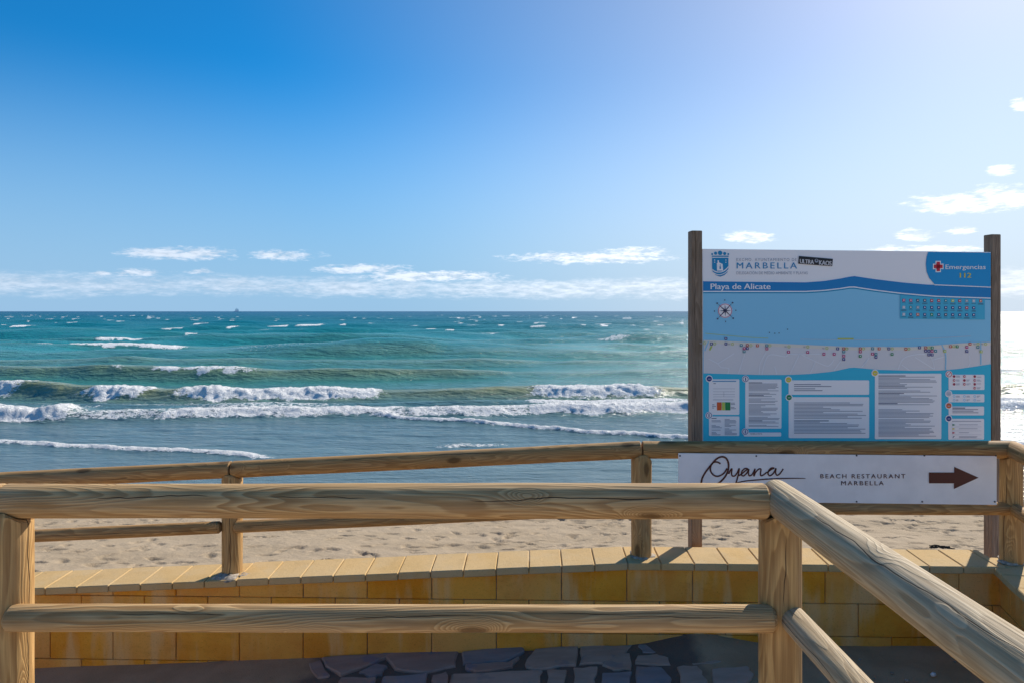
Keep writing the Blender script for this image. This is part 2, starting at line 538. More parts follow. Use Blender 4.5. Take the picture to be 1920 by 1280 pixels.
def crest(pts, amp, wf, wb, foam_sections, backlit_amt, seed, lump=0.16, trail=1.5, front=1.7):
    """pts: (X, Y) along the crest line; amp: (X, height); foam_sections: (x0, x1, strength)"""
    global h, foam, backlit
    P = np.array(sorted(pts))
    A = np.array(sorted(amp))
    yc = np.interp(Xg, P[:, 0], P[:, 1]) + (fbm(Xg * 0.22 + seed, Xg * 0 + seed * 3.1, 3) - 0.5) * 1.3
    a = np.interp(Xg, A[:, 0], A[:, 1]) * (0.78 + 0.44 * vnoise(Xg * 0.35 + seed * 7, Xg * 0 + 2.2))
    d = Yg - yc
    prof = np.where(d < 0, np.exp(-(d / wf) ** 2), np.exp(-(d / wb) ** 2))
    h += a * prof - 0.16 * a * np.exp(-((d + wf * 2.2) / (wf * 1.3)) ** 2)
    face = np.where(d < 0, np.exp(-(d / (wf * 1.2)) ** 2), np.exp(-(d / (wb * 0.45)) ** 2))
    backlit = np.maximum(backlit, backlit_amt * face * np.clip(a / 0.4, 0, 1))  # mask of the wave faces that get the painted through-light
    fs = np.zeros_like(Xg)
    for x0, x1, s in foam_sections:
        jit = (fbm(Xg * 0.9 + seed, Yg * 0.9, 3) - 0.5) * 1.6
        e = min(0.8, (x1 - x0) * 0.25)
        fs = np.maximum(fs, s * sstep(Xg + jit, x0 - e, x0 + e) * (1 - sstep(Xg + jit, x1 - e, x1 + e)))
    edge = (fbm(Xg * 1.3 + seed * 2, Yg * 1.3, 3) - 0.5)
    dd = d + edge * wf * 1.2
    band = sstep(dd, -wf * front, -wf * front * 0.55) * (1 - sstep(dd, wb * 0.10, wb * trail * 0.5))
    f = fs * band
    foam = np.maximum(foam, f)
    # boiling lumps of white water
    lumps = fbm(Xg * 1.7 + seed, Yg * 1.7, 4) - 0.35
    lumps2 = fbm(Xg * 6.0, Yg * 6.0 + seed, 3) - 0.5
    h += f * (lumps * lump * 1.1 + lumps2 * lump * 0.75)


def X(px, Z):
    return (px - 960) / F * Z


# inner bore
Zb = 25.6
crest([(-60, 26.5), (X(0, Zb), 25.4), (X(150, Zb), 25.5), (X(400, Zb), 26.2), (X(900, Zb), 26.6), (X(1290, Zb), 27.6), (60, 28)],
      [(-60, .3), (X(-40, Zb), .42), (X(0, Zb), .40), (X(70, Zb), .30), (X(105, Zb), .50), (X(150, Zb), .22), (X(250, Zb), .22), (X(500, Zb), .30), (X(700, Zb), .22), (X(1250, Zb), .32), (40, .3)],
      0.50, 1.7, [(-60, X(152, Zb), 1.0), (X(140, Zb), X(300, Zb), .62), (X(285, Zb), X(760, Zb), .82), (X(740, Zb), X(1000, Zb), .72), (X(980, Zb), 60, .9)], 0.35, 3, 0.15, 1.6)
# thin second line of the bore just behind
crest([(-60, 28.3), (X(0, 28), 28.2), (X(600, 28), 28.4), (X(1290, 28), 29.4), (60, 29.5)], [(-60, .10), (X(400, 28), .14), (60, .16)], 0.4, 1.0,
      [(X(380, 28), X(640, 28), .55), (X(1000, 28), X(1290, 28), .85), (14, 40, .8)], 0.3, 5, 0.08)
# main breaker
Zm = 31.5
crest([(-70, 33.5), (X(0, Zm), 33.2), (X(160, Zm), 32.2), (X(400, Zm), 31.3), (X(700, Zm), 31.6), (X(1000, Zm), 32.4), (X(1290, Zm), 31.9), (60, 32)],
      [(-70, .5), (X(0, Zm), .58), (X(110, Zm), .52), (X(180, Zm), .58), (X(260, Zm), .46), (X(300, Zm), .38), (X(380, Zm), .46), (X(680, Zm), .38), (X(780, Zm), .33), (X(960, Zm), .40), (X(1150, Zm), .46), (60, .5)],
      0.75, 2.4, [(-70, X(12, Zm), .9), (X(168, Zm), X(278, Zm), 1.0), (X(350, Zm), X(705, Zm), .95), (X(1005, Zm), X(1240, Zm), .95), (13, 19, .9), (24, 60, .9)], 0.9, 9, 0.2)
# third swell, only just starting to break
Zt = 42
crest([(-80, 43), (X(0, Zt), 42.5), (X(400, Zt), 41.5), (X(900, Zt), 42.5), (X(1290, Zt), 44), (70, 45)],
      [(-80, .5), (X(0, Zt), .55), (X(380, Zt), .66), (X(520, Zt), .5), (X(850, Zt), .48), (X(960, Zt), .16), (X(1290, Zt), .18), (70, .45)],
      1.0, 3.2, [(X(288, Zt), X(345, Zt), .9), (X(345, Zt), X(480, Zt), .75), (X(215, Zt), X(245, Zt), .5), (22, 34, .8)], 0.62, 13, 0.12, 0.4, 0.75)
# green swells further out
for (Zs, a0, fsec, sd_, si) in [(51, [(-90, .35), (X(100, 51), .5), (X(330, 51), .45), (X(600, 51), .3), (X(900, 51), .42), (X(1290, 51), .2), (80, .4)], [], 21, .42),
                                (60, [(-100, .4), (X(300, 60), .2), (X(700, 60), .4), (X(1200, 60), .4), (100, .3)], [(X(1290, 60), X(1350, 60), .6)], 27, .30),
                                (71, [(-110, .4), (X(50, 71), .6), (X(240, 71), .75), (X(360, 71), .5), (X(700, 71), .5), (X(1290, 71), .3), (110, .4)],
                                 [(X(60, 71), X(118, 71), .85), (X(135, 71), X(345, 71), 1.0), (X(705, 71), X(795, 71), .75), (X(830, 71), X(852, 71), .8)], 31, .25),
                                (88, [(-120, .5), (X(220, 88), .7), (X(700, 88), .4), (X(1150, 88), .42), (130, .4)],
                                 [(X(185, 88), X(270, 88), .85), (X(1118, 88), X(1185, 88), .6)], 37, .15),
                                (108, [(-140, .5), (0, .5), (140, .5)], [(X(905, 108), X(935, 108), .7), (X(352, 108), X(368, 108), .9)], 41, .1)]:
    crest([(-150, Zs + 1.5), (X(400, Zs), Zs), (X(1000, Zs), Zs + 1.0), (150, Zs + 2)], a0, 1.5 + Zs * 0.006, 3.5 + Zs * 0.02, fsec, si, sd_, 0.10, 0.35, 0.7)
# old foam left lying on the surface
lx, ly = 45.0, 0
old = sstep(fbm(Xg * 0.10 + 40, Yg * 0.14, 4), 0.52, 0.66) * np.exp(-((Yg - 66) / 6.0) ** 2) * (1 - sstep(np.abs(Xg + 17), 7, 13))
foam = np.maximum(foam, 0.42 * old)
old2 = sstep(fbm(Xg * 0.5, Yg * 0.8 + 9, 4), 0.50, 0.68) * sstep(Yg, 26.3, 27.5) * (1 - sstep(Yg, 29.5, 31.0))
foam = np.maximum(foam, 0.42 * old2)


# swash lines running up the beach
def swash(pix, hgt, strength, seed):
    global h, foam
    P = np.array([px2sea(*p) for p in pix])
    P = P[np.argsort(P[:, 0])]
    yc = np.interp(Xg, P[:, 0], P[:, 1]) + (fbm(Xg * 0.8 + seed, Xg * 0, 3) - 0.5) * 0.5
    inside = sstep(Xg, P[0, 0] - 1.0, P[0, 0] + 0.5) * (1 - sstep(Xg, P[-1, 0] - 1.2, P[-1, 0] + 0.6))
    d = Yg - yc
    wd = 0.30 * (0.6 + 0.8 * vnoise(Xg * 1.2 + seed, Xg * 0 + 1))
    b = np.where(d < 0, np.exp(-(d / 0.14) ** 2), np.exp(-(d / wd) ** 2)) * inside
    f = np.clip(b * 1.35, 0, 1) * strength
    h += b * hgt * (0.6 + 0.9 * fbm(Xg * 5, Yg * 5 + seed, 2))
    h += sstep(d, -0.05, 0.1) * 0.02 * inside
    foam = np.maximum(foam, f)


swash([(-700, 800), (-250, 822), (0, 832), (120, 838), (250, 843), (400, 850), (470, 856), (515, 861)], 0.07, 0.85, 3.0)
swash([(715, 781), (850, 790), (1000, 803), (1150, 815), (1290, 823), (1500, 830), (1900, 838), (2300, 845)], 0.10, 0.95, 8.0)
swash([(840, 838), (900, 836), (960, 835)], 0.025, 0.55, 15.0)
flat = sstep(Yg, 13.2, 17.0)
h *= 0.15 + 0.85 * flat
sea = grid_obj('sea', Xg, Yg, SEA + h, M['sea'], {'foam': foam, 'backlit': backlit})
tag(sea, 'green-blue sea with white breakers rolling in', None, None, 'structure')

# ------------------------------------------------------------ terrain: sand
ysd = np.concatenate([np.linspace(4.40, 6.0, 14, endpoint=False), np.linspace(6.0, 15.2, 300), np.linspace(15.5, 20, 8)])
xsd = np.concatenate([-np.geomspace(400, 14, 16, endpoint=False), np.linspace(-14, 14, 720), np.geomspace(14, 400, 17)[1:]])
Ys, Xs = np.meshgrid(ysd, xsd, indexing='ij')
zs = np.interp(Ys, [4.4, 6.0, 9.0, 14.2, 20], [-0.80, -1.10, -1.60, -2.45, -3.25])
dry = 1 - sstep(Ys, 12.2, 13.8)
zs += (fbm(Xs * 0.25, Ys * 0.35, 3) - 0.5) * 0.16 * (0.35 + 0.65 * dry)
zs += (fbm(Xs * 1.6 + 4, Ys * 1.9, 3) - 0.5) * 0.045 * dry
zs += (fbm(Xs * 5 + 4, Ys * 5, 2) - 0.5) * 0.025 * dry
# footprints: walked lines plus scattered steps
steps = []
for _ in range(70):
    x0, y0 = rng.uniform(-13, 13), rng.uniform(6.2, 13.2)
    a = rng.normal(0, 0.25) + (math.pi if rng.random() < .5 else 0)
    for k in range(rng.integers(5, 18)):
        x0 += math.cos(a) * 0.62
        y0 += math.sin(a) * 0.62
        a += rng.normal(0, 0.06)
        sd2 = 0.09 * (1 if k % 2 else -1)
        steps.append((x0 - math.sin(a) * sd2, y0 + math.cos(a) * sd2, a + rng.normal(0, .1)))
for _ in range(1100):
    yv = 6.2 + 6.6 * rng.random() ** 1.7
    steps.append((rng.uniform(-13.5, 13.5), yv, rng.uniform(0, 3.14)))
for (fx, fy, a) in steps:
    if not (-13.5 < fx < 13.5 and 6.2 < fy < 13.4):
        continue
    i0, i1 = np.searchsorted(ysd, [fy - .35, fy + .35])
    j0, j1 = np.searchsorted(xsd, [fx - .35, fx + .35])
    ax, ay = Xs[i0:i1, j0:j1] - fx, Ys[i0:i1, j0:j1] - fy
    uu = (ax * math.cos(a) + ay * math.sin(a)) / 0.115
    vv = (-ax * math.sin(a) + ay * math.cos(a)) / 0.047
    r2 = uu * uu + vv * vv
    dp = rng.uniform(0.02, 0.05)
    zs[i0:i1, j0:j1] += -dp * np.exp(-r2 ** 2.4) + 0.2 * dp * np.exp(-((np.sqrt(r2) - 1.5) / 0.4) ** 2)
sand = grid_obj('beach_sand', Xs, Ys, zs, M['sand'])
tag(sand, 'trampled beige beach sand full of footprints', None, None, 'structure')


def sand_z(x, y):
    return zs[np.searchsorted(ysd, y), np.searchsorted(xsd, x)]


# ------------------------------------------------------------ ramp floor and terrace
WS = -0.0268


def wall_y(x):
    return 4.199 + WS * x


def floor_z(x):
    return -0.487 + 0.049 * (x - 1.0) if x < 1.0 else -0.487 + 0.012 * min(x - 1.0, 1.5)


nx, ny = 120, 40
fx = np.linspace(-9, 6, nx)
fy = np.linspace(2.30, 4.33, ny)
FY, FX = np.meshgrid(fy, fx, indexing='ij')
FZ = np.vectorize(floor_z)(FX) + (fbm(FX * 2.2, FY * 2.2, 3) - 0.5) * 0.02
FZ += 0.07 * np.exp(-((FX - 1.15) / 0.28) ** 2 - ((FY - 4.2) / 0.2) ** 2)
ramp = grid_obj('ramp', FX, FY, FZ, M['ramp'])
tag(ramp, 'cement ramp with flagstones going down to the beach', None, None, 'structure')

TV, TF = [], []


def add_box(V, Fc, a, b):
    n = len(V)
    (x0, y0, z0), (x1, y1, z1) = a, b
    V += [(x0, y0, z0), (x1, y0, z0), (x1, y1, z0), (x0, y1, z0), (x0, y0, z1), (x1, y0, z1), (x1, y1, z1), (x0, y1, z1)]
    Fc += [(n, n + 3, n + 2, n + 1), (n + 4, n + 5, n + 6, n + 7), (n, n + 1, n + 5, n + 4), (n + 1, n + 2, n + 6, n + 5), (n + 2, n + 3, n + 7, n + 6), (n + 3, n, n + 4, n + 7)]


add_box(TV, TF, (-60, -70, -1.4), (0.98, 2.28, 0.0))
terrace = mesh_obj('terrace', TV, TF, M['terrace'])
tag(terrace, 'paved terrace on which the near fence stands', None, None, 'structure')
TV, TF = [], []
add_box(TV, TF, (0.985, -70, -1.4), (60, 2.295, -0.50))
lower = mesh_obj('path', TV, TF, M['terrace'])
tag(lower, 'lower cement path beside the terrace', None, None, 'structure')


# flagstones, traced on the floor plane
def floor_pt(px, py):
    # walk the ray until it meets the sloping floor
    Z = 4.0
    for _ in range(30):
        x = (px - 960) / F * Z
        Z = (EYE - floor_z(x)) * F / (py - HOR)
    return (px - 960) / F * Z, Z


stones = [
    ([(716, 1226), (760, 1222), (860, 1219), (852, 1250), (800, 1262), (742, 1256)], 'flag_brown'),
    ([(605, 1236), (735, 1229), (700, 1246), (640, 1268), (612, 1252)], 'flag_brown'),
    ([(674, 1262), (705, 1247), (726, 1252), (716, 1266), (692, 1270)], 'flag_blue'),
    ([(720, 1272), (800, 1266), (795, 1290), (716, 1292)], 'flag_blue'),
    ([(868, 1226), (985, 1215), (978, 1226), (950, 1242), (905, 1246), (870, 1246)], 'flag_blue'),
    ([(874, 1250), (950, 1246), (972, 1236), (960, 1252), (900, 1262), (878, 1258)], 'flag_brown'),
    ([(1004, 1220), (1082, 1216), (1078, 1250), (1000, 1257), (986, 1247)], 'flag'),
    ([(1090, 1216), (1186, 1212), (1166, 1232), (1130, 1246), (1088, 1248)], 'flag'),
    ([(1130, 1249), (1156, 1231), (1180, 1229), (1182, 1257), (1150, 1258)], 'flag'),
    ([(1198, 1213), (1264, 1212), (1262, 1227), (1206, 1227)], 'flag_blue'),
    ([(1196, 1233), (1254, 1231), (1256, 1249), (1192, 1246)], 'flag'),
    ([(1285, 1237), (1330, 1238), (1352, 1245), (1300, 1249)], 'flag'),
    ([(1194, 1252), (1240, 1254), (1258, 1274), (1254, 1296), (1190, 1298)], 'flag_blue'),
    ([(1270, 1254), (1306, 1252), (1326, 1280), (1318, 1296), (1280, 1290)], 'flag'),
    ([(1336, 1258), (1400, 1254), (1412, 1268), (1396, 1292), (1340, 1290)], 'flag'),
    ([(1076, 1256), (1120, 1254), (1116, 1288), (1074, 1290)], 'flag'),
    ([(1130, 1266), (1184, 1262), (1182, 1294), (1128, 1294)], 'flag_blue'),
    ([(1026, 1260), (1062, 1260), (1060, 1294), (1024, 1292)], 'flag'),
    ([(850, 1266), (1014, 1262), (1010, 1286), (846, 1292)], 'flag'),
    ([(580, 1246), (600, 1240), (618, 1268), (596, 1272)], 'flag_brown'),
    ([(640, 1274), (704, 1274), (700, 1294), (636, 1294)], 'flag_brown'),
    ([(812, 1270), (836, 1264), (838, 1286), (808, 1290)], 'flag_brown')]


def flagstone(poly, mat):
    cx = sum(p[0] for p in poly) / len(poly)
    cy = sum(p[1] for p in poly) / len(poly)
    pts = []
    n = len(poly)
    for i in range(n):
        a, b = poly[i], poly[(i + 1) % n]
        pts.append(a)
        for t_ in (0.36, 0.68):
            j = 0.045
            pts.append((a[0] + (b[0] - a[0]) * t_ + random.uniform(-j, j) * 0.25, a[1] + (b[1] - a[1]) * t_ + random.uniform(-j, j) * 0.25))
    zt = floor_z(cx) + 0.017 + random.uniform(-.003, .003)
    tx, ty = random.uniform(-.02, .02), random.uniform(-.02, .02)
    V = []
    for lev, sc, dzv in ((0, 1.05, -0.05), (1, 1.04, -0.008), (2, 0.99, 0.0)):
        for p in pts:
            x, y = cx + (p[0] - cx) * sc, cy + (p[1] - cy) * sc
            V.append((x - cx, y - cy, zt + dzv + (tx + 0.049) * (x - cx) + ty * (y - cy)))
    k = len(pts)
    Fc = []
    for lev in (0, 1):
        for i in range(k):
            j = (i + 1) % k
            Fc.append((lev * k + i, lev * k + j, (lev + 1) * k + j, (lev + 1) * k + i))
    Fc.append(tuple(range(2 * k, 3 * k)))
    mesh_obj('flagstone', V, Fc, M[mat], ramp, loc=(cx, cy, 0))


for poly, mt in stones:
    pp = [floor_pt(*p) for p in poly]
    if sum((pp[i][0] * pp[(i + 1) % len(pp)][1] - pp[(i + 1) % len(pp)][0] * pp[i][1]) for i in range(len(pp))) < 0:
        pp.reverse()
    flagstone(pp, mt)
# the paving goes on towards the terrace, out of view
for i in range(9):
    for j in range(3):
        cx0 = -1.0 + i * 0.27 + (j % 2) * 0.12
        cy0 = 2.62 + j * 0.34
        n = random.choice((5, 6))
        poly = [(cx0 + 0.125 * math.cos(k * 6.283 / n + i) * random.uniform(.8, 1.05), cy0 + 0.15 * math.sin(k * 6.283 / n + i) * random.uniform(.8, 1.05)) for k in range(n)]
        flagstone(poly, random.choice(('flag', 'flag', 'flag_brown', 'flag_blue')))

# ------------------------------------------------------------ block wall
wall = empty('block_wall', (0.7, 4.28, -0.45))
tag(wall, 'low ochre block wall with sandy coping stones between ramp and beach', 'wall')
bpy.context.view_layer.update()
WORG = Vector(wall.location)


def coping_top(x):
    return 0.035 + (0.0525 * (x - 0.72) if x < 0.72 else 0.0)


def prism(name, corners, z0s, z1s, mat, parent, bev=0.004):
    """corners: 4 plan points counter-clockwise, z0s/z1s: bottom and top height at each; small chamfer round the top and sides"""
    cx = sum(c[0] for c in corners) / 4
    cy = sum(c[1] for c in corners) / 4
    bm = bmesh.new()
    lo = [bm.verts.new((c[0] - cx, c[1] - cy, z)) for c, z in zip(corners, z0s)]
    hi = [bm.verts.new((c[0] - cx, c[1] - cy, z)) for c, z in zip(corners, z1s)]
    bm.faces.new(lo[::-1])
    bm.faces.new(hi)
    for i in range(4):
        j = (i + 1) % 4
        bm.faces.new((lo[i], lo[j], hi[j], hi[i]))
    bmesh.ops.recalc_face_normals(bm, faces=bm.faces)
    bmesh.ops.bevel(bm, geom=bm.edges[:], offset=bev, segments=1, affect='EDGES')
    me = bpy.data.meshes.new(name)
    bm.to_mesh(me)
    bm.free()
    me.materials.append(mat)
    o = bpy.data.objects.new(name, me)
    o.location = Vector((cx, cy, 0)) - (WORG if parent is wall else Vector((0, 0, 0)))
    return link(o, parent)


def wall_run(p0, p1, s_first, length, top_fn, bottom_fn, thick=0.19, cop_over=0.045, cop_depth=0.27, skip_coping=()):
    """blocks run from p0 along p1-p0; s_first: offset of the first joint of the odd courses"""
    d = Vector((p1[0] - p0[0], p1[1] - p0[1])).normalized()
    nrm = Vector((-d.y, d.x))          # away from the ramp
    if nrm.dot(Vector((p0[0], p0[1])) - Vector((0, 0))) < 0:
        nrm = -nrm
    P = lambda s, q: (p0[0] + d.x * s + nrm.x * q, p0[1] + d.y * s + nrm.y * q)
    ctop = lambda s: top_fn(P(s, 0)[0]) - 0.052
    # dark mortar core, a little behind the faces
    V, Fc = [], []
    segs = 24
    for i in range(segs + 1):
        s = length * i / segs
        for q in (0.012, thick - 0.012):
            a = P(s, q)
            V.append((a[0] - WORG.x, a[1] - WORG.y, -1.0 - WORG.z))
            V.append((a[0] - WORG.x, a[1] - WORG.y, ctop(s) - 0.002 - WORG.z))
    for i in range(segs):
        a, b = i * 4, i * 4 + 4
        Fc += [(a, b, b + 1, a + 1), (a + 2, a + 3, b + 3, b + 2), (a + 1, b + 1, b + 3, a + 3)]
    mesh_obj('mortar_core', V, Fc, M['mortar'], wall)
    for ci, (zb, zt) in enumerate(((-0.22, -0.02), (-0.42, -0.22), (-0.62, -0.42), (-0.82, -0.62), (-1.0, -0.82))):
        s = s_first - (0.2 if ci % 2 else 0.0)
        while s < length:
            a, b = max(s, 0) + 0.0025, min(s + 0.4, length) - 0.0025
            s += 0.4
            if b - a < 0.03:
                continue
            jt = random.uniform(-.0015, .0015)
            ta, tb = min(zt - 0.004, ctop(a)), min(zt - 0.004, ctop(b))
            if max(ta, tb) < zb + 0.02:
                continue
            if bottom_fn((P(a, 0)[0] + P(b, 0)[0]) / 2) > zt + 0.05:
                continue
            ta, tb = max(ta, zb + 0.012), max(tb, zb + 0.012)
            o = prism('block', [P(a, jt), P(b, jt), P(b, thick), P(a, thick)], [zb] * 4, [ta, tb, tb, ta], M['block'], wall, 0.0035)
            o.location.z = -WORG.z
    s = s_first % 0.2 - 0.2
    while s < length:
        a, b = max(s, -0.0) + 0.002, min(s + 0.2, length) - 0.002
        s += 0.2
        if b - a < 0.03:
            continue
        if any(k0 < (a + b) / 2 < k1 for k0, k1 in skip_coping):
            continue
        ta, tb = top_fn(P(a, 0)[0]), top_fn(P(b, 0)[0])
        jz = random.uniform(-.002, .002)
        o = prism('coping_stone', [P(a, -cop_over), P(b, -cop_over), P(b, cop_depth - cop_over), P(a, cop_depth - cop_over)],
                  [ta - 0.05 + jz, tb - 0.05 + jz, tb - 0.05 + jz, ta - 0.05 + jz], [ta - .006 + jz, tb - .006 + jz, tb + .004 + jz, ta + .004 + jz], M['coping'], wall, 0.005)
        o.location.z = -WORG.z
    return P


XL = -6.7
pA = (XL, wall_y(XL))
pC = (2.952, wall_y(2.952))
LA = math.hypot(pC[0] - pA[0], pC[1] - pA[1])
k = math.sqrt(1 + WS * WS)
s175 = (0.704 - XL) * k           # joint seen at the second post
first = s175 % 0.4 - 0.4
runP = wall_run(pA, pC, first, LA, coping_top, floor_z)
# return wall on the right, running back towards the terrace
dC = Vector((-0.30, -1.0)).normalized()
pD = (pC[0] + dC.x * 2.6, pC[1] + dC.y * 2.6)
# direction reversed so that the far side lies on the right
pC2 = (pC[0] - dC.x * 0.14 - 0.012, pC[1] - dC.y * 0.14)
wall_run(pC2, pD, -0.1, 2.7, lambda x: 0.027, lambda x: -0.47)


def blob(name, cx, cy, cz, rx, ry, rz, mat, parent, org, seed=0, n=14, mrows=7):
    V, Fc = [], []
    rr = random.Random(seed)
    ph = [rr.uniform(0, 6.28) for _ in range(6)]
    for i in range(mrows + 1):
        t_ = math.pi * i / mrows
        for j in range(n):
            a = 2 * math.pi * j / n
            k_ = 1 + 0.16 * math.sin(3 * a + ph[0]) + 0.10 * math.sin(5 * a + ph[1] + 2 * t_) + rr.uniform(-.09, .09)
            V.append((cx + rx * k_ * math.sin(t_) * math.cos(a) - org.x, cy + ry * k_ * math.sin(t_) * math.sin(a) - org.y, cz + rz * k_ * math.cos(t_) - org.z))
    for i in range(mrows):
        for j in range(n):
            Fc.append((i * n + j, (i + 1) * n + j, (i + 1) * n + (j + 1) % n, i * n + (j + 1) % n))
    return mesh_obj(name, V, Fc, mat, parent, smooth=True)


# ------------------------------------------------------------ logs
def log(name, a, b, r, mat, parent, org, r2=None, seg=28, chamfer=0.010, saddle=None, seed=None):
    """round log from a to b; saddle=(rail radius) hollows the upper end to carry a rail whose axis runs along 'saddle_dir'"""
    a, b = Vector(a), Vector(b)
    L = (b - a).length
    r2 = r if r2 is None else r2
    rr = random.Random(seed if seed is not None else int(abs(a.x * 731 + a.y * 397 + b.x * 211 + a.z * 91) * 10))
    ph = [rr.uniform(0, 6.28) for _ in range(8)]
    rings = max(8, int(L / 0.06))
    V, Fc = [], []
    zs_ = [0.0, chamfer] + [chamfer + (L - 2 * chamfer) * i / rings for i in range(1, rings)] + [L - chamfer, L]
    for iz, z in enumerate(zs_):
        base = r + (r2 - r) * z / L
        for j in range(seg):
            t_ = 2 * math.pi * j / seg
            k_ = 1 + 0.012 * math.sin(2 * t_ + ph[0] + z * 1.3) + 0.009 * math.sin(3 * t_ + ph[1] - z * 2.1) + 0.012 * math.sin(z * 4.0 + ph[2]) + 0.006 * math.sin(z * 11 + ph[3] + t_)
            q = base * k_
            if iz in (0, len(zs_) - 1):
                q -= chamfer * 0.8
            V.append((q * math.cos(t_), q * math.sin(t_), z))
    nz = len(zs_)
    for i in range(nz - 1):
        for j in range(seg):
            Fc.append((i * seg + j, i * seg + (j + 1) % seg, (i + 1) * seg + (j + 1) % seg, (i + 1) * seg + j))
    Fc.append(tuple(range(seg))[::-1])
    Fc.append(tuple((nz - 1) * seg + j for j in range(seg)))
    if saddle:
        sr, sdir = saddle       # radius and plan direction of the rail; its axis lies sr above the top's lowest point
        sdv = Vector((-sdir[1], sdir[0])).normalized()
        for iz in (nz - 2, nz - 1):
            for j in range(seg):
                x, y, z = V[iz * seg + j]
                d_ = abs(x * sdv.x + y * sdv.y)
                up = sr - math.sqrt(max(sr * sr - d_ * d_, 0.0)) if d_ < sr else sr
                up = min(up, sr * 0.55)
                V[iz * seg + j] = (x, y, L - (0.012 if iz == nz - 2 else 0.0) + up)
        # cap as a fan following the hollow
        Fc.pop()
        cidx = len(V)
        V.append((0, 0, L))
        for j in range(seg):
            Fc.append(((nz - 1) * seg + j, (nz - 1) * seg + (j + 1) % seg, cidx))
    o = mesh_obj(name, V, Fc, mat, parent, smooth=True)
    md = o.modifiers.new('edges', 'EDGE_SPLIT')
    md.split_angle = R(38)
    o.rotation_euler = (b - a).to_track_quat('Z', 'Y').to_euler()
    if abs((b - a).normalized().z) > 0.999:
        o.rotation_euler = (0, 0, 0)
    o.location = a - org
    return o


# near fence --------------------------------------------------
D1 = 2.12
nf = empty('log_fence', (0.832, D1, 0.0))
tag(nf, 'near round-log fence with a corner post, running left and towards the viewer', 'fence')
NO = Vector(nf.location)
zt1, zl1 = 0.964, 0.621
RT, RL, RP = 0.0535, 0.040, 0.063
xl, xr = -1.5585, 0.832
for (x, y) in ((xl, D1), (xr, D1)):
    log('post', (x, y, 0.0), (x, y, zt1 - RT - 0.003), RP, M['wood_post'], nf, NO, r2=RP * 0.985, seg=36, saddle=(RT + 0.004, (1, 0)))
log('post', (xl - 2.4, D1, 0.0), (xl - 2.4, D1, zt1 - RT - 0.003), RP, M['wood_post'], nf, NO, saddle=(RT + 0.004, (1, 0)))
log('post', (xr, D1 - 2.4, 0.0), (xr, D1 - 2.4, zt1 - RT - 0.003), RP, M['wood_post'], nf, NO, saddle=(RT + 0.004, (0, 1)))
log('top_rail', (xl - 0.016, D1, zt1), (xr - 0.045, D1, zt1 - 0.001), RT * 0.98, M['wood_near'], nf, NO, seg=40, r2=RT * 1.02, chamfer=0.006, seed=4)
log('top_rail', (xl - 2.42, D1, zt1), (xl - 0.024, D1, zt1), RT, M['wood_near'], nf, NO, seg=36, chamfer=0.006)
log('top_rail', (xr + 0.004, D1 + 0.055, zt1), (xr + 0.004, D1 - 2.45, zt1), RT * 1.03, M['wood_side'], nf, NO, seg=40, chamfer=0.016, seed=9)
log('lower_rail', (xl + 0.028, D1 - 0.045, zl1), (xr - 0.035, D1 - 0.042, zl1 - 0.004), RL, M['wood_near'], nf, NO, seg=36, chamfer=0.012, seed=21)
log('lower_rail', (xl - 2.4, D1 - 0.03, zl1), (xl - 0.03, D1 - 0.045, zl1), RL, M['wood_near'], nf, NO, seg=32, chamfer=0.012)
log('lower_rail', (xr + 0.022, D1 - 0.035, zl1 - 0.004), (xr + 0.022, D1 - 2.4, zl1), RL, M['wood_side'], nf, NO, seg=36, chamfer=0.012, seed=31)

# far fence ---------------------------------------------------
ff = empty('log_fence', (0.81, wall_y(0.81) + 0.085, coping_top(0.81)))
tag(ff, 'far round-log fence standing on the coping of the ochre wall', 'fence')
FO = Vector(ff.location)


def fpost_xy(x):
    return (x, wall_y(x) + 0.085)


def top_z(x):
    return 0.69 + (0.054 * (x - 0.81) if x < 0.81 else 0.009 * (x - 0.81))


def low_z(x):
    return top_z(x) - 0.352


fp = [-4.35, -1.775, 0.808, 3.045]
for i, x in enumerate(fp):
    px_, py_ = fpost_xy(x)
    if i == 3:
        py_ -= 0.04
    log('post', (px_, py_, coping_top(x) - 0.03), (px_, py_, top_z(x) - RT - 0.002), 0.0625, M['wood_post'], ff, FO, seg=30, saddle=(RT + 0.004, (1, WS)))
for i in range(3):
    x0, x1 = fp[i], fp[i + 1]
    a, b = fpost_xy(x0), fpost_xy(x1)
    yo = -0.04 if i == 2 else 0.0
    log('top_rail', (x0 + 0.005, a[1], top_z(x0)), (x1 - 0.005, b[1] + yo, top_z(x1)), RT, M['wood_far'], ff, FO, seg=32, chamfer=0.005)
    e0 = 0.035 if i else 0.0
    log('lower_rail', (x0 + e0, a[1] - 0.042, low_z(x0 + e0)), (x1 - (0.055 if i < 2 else 0.02), b[1] - 0.042 + yo * 0.5, low_z(x1)), 0.038, M['wood_far'], ff, FO, seg=28, chamfer=0.012)
# the fence turns with the wall
cx3, cy3 = fpost_xy(fp[3])
cy3 -= 0.04
q3 = Vector((cx3, cy3, 0)) + Vector((dC.x, dC.y, 0)) * 2.4
log('post', (q3.x, q3.y, 0.0), (q3.x, q3.y, top_z(3.0) - RT), 0.0625, M['wood_post'], ff, FO, saddle=(RT + 0.004, (dC.x, dC.y)))
log('top_rail', (cx3 + 0.01, cy3 + 0.01, top_z(3.04)), (q3.x, q3.y, top_z(3.0)), RT, M['wood_far'], ff, FO, chamfer=0.005)
log('lower_rail', (cx3 - dC.x * -0.03, cy3 + dC.y * 0.05, low_z(3.04)), (q3.x, q3.y, low_z(3.0)), 0.038, M['wood_far'], ff, FO)
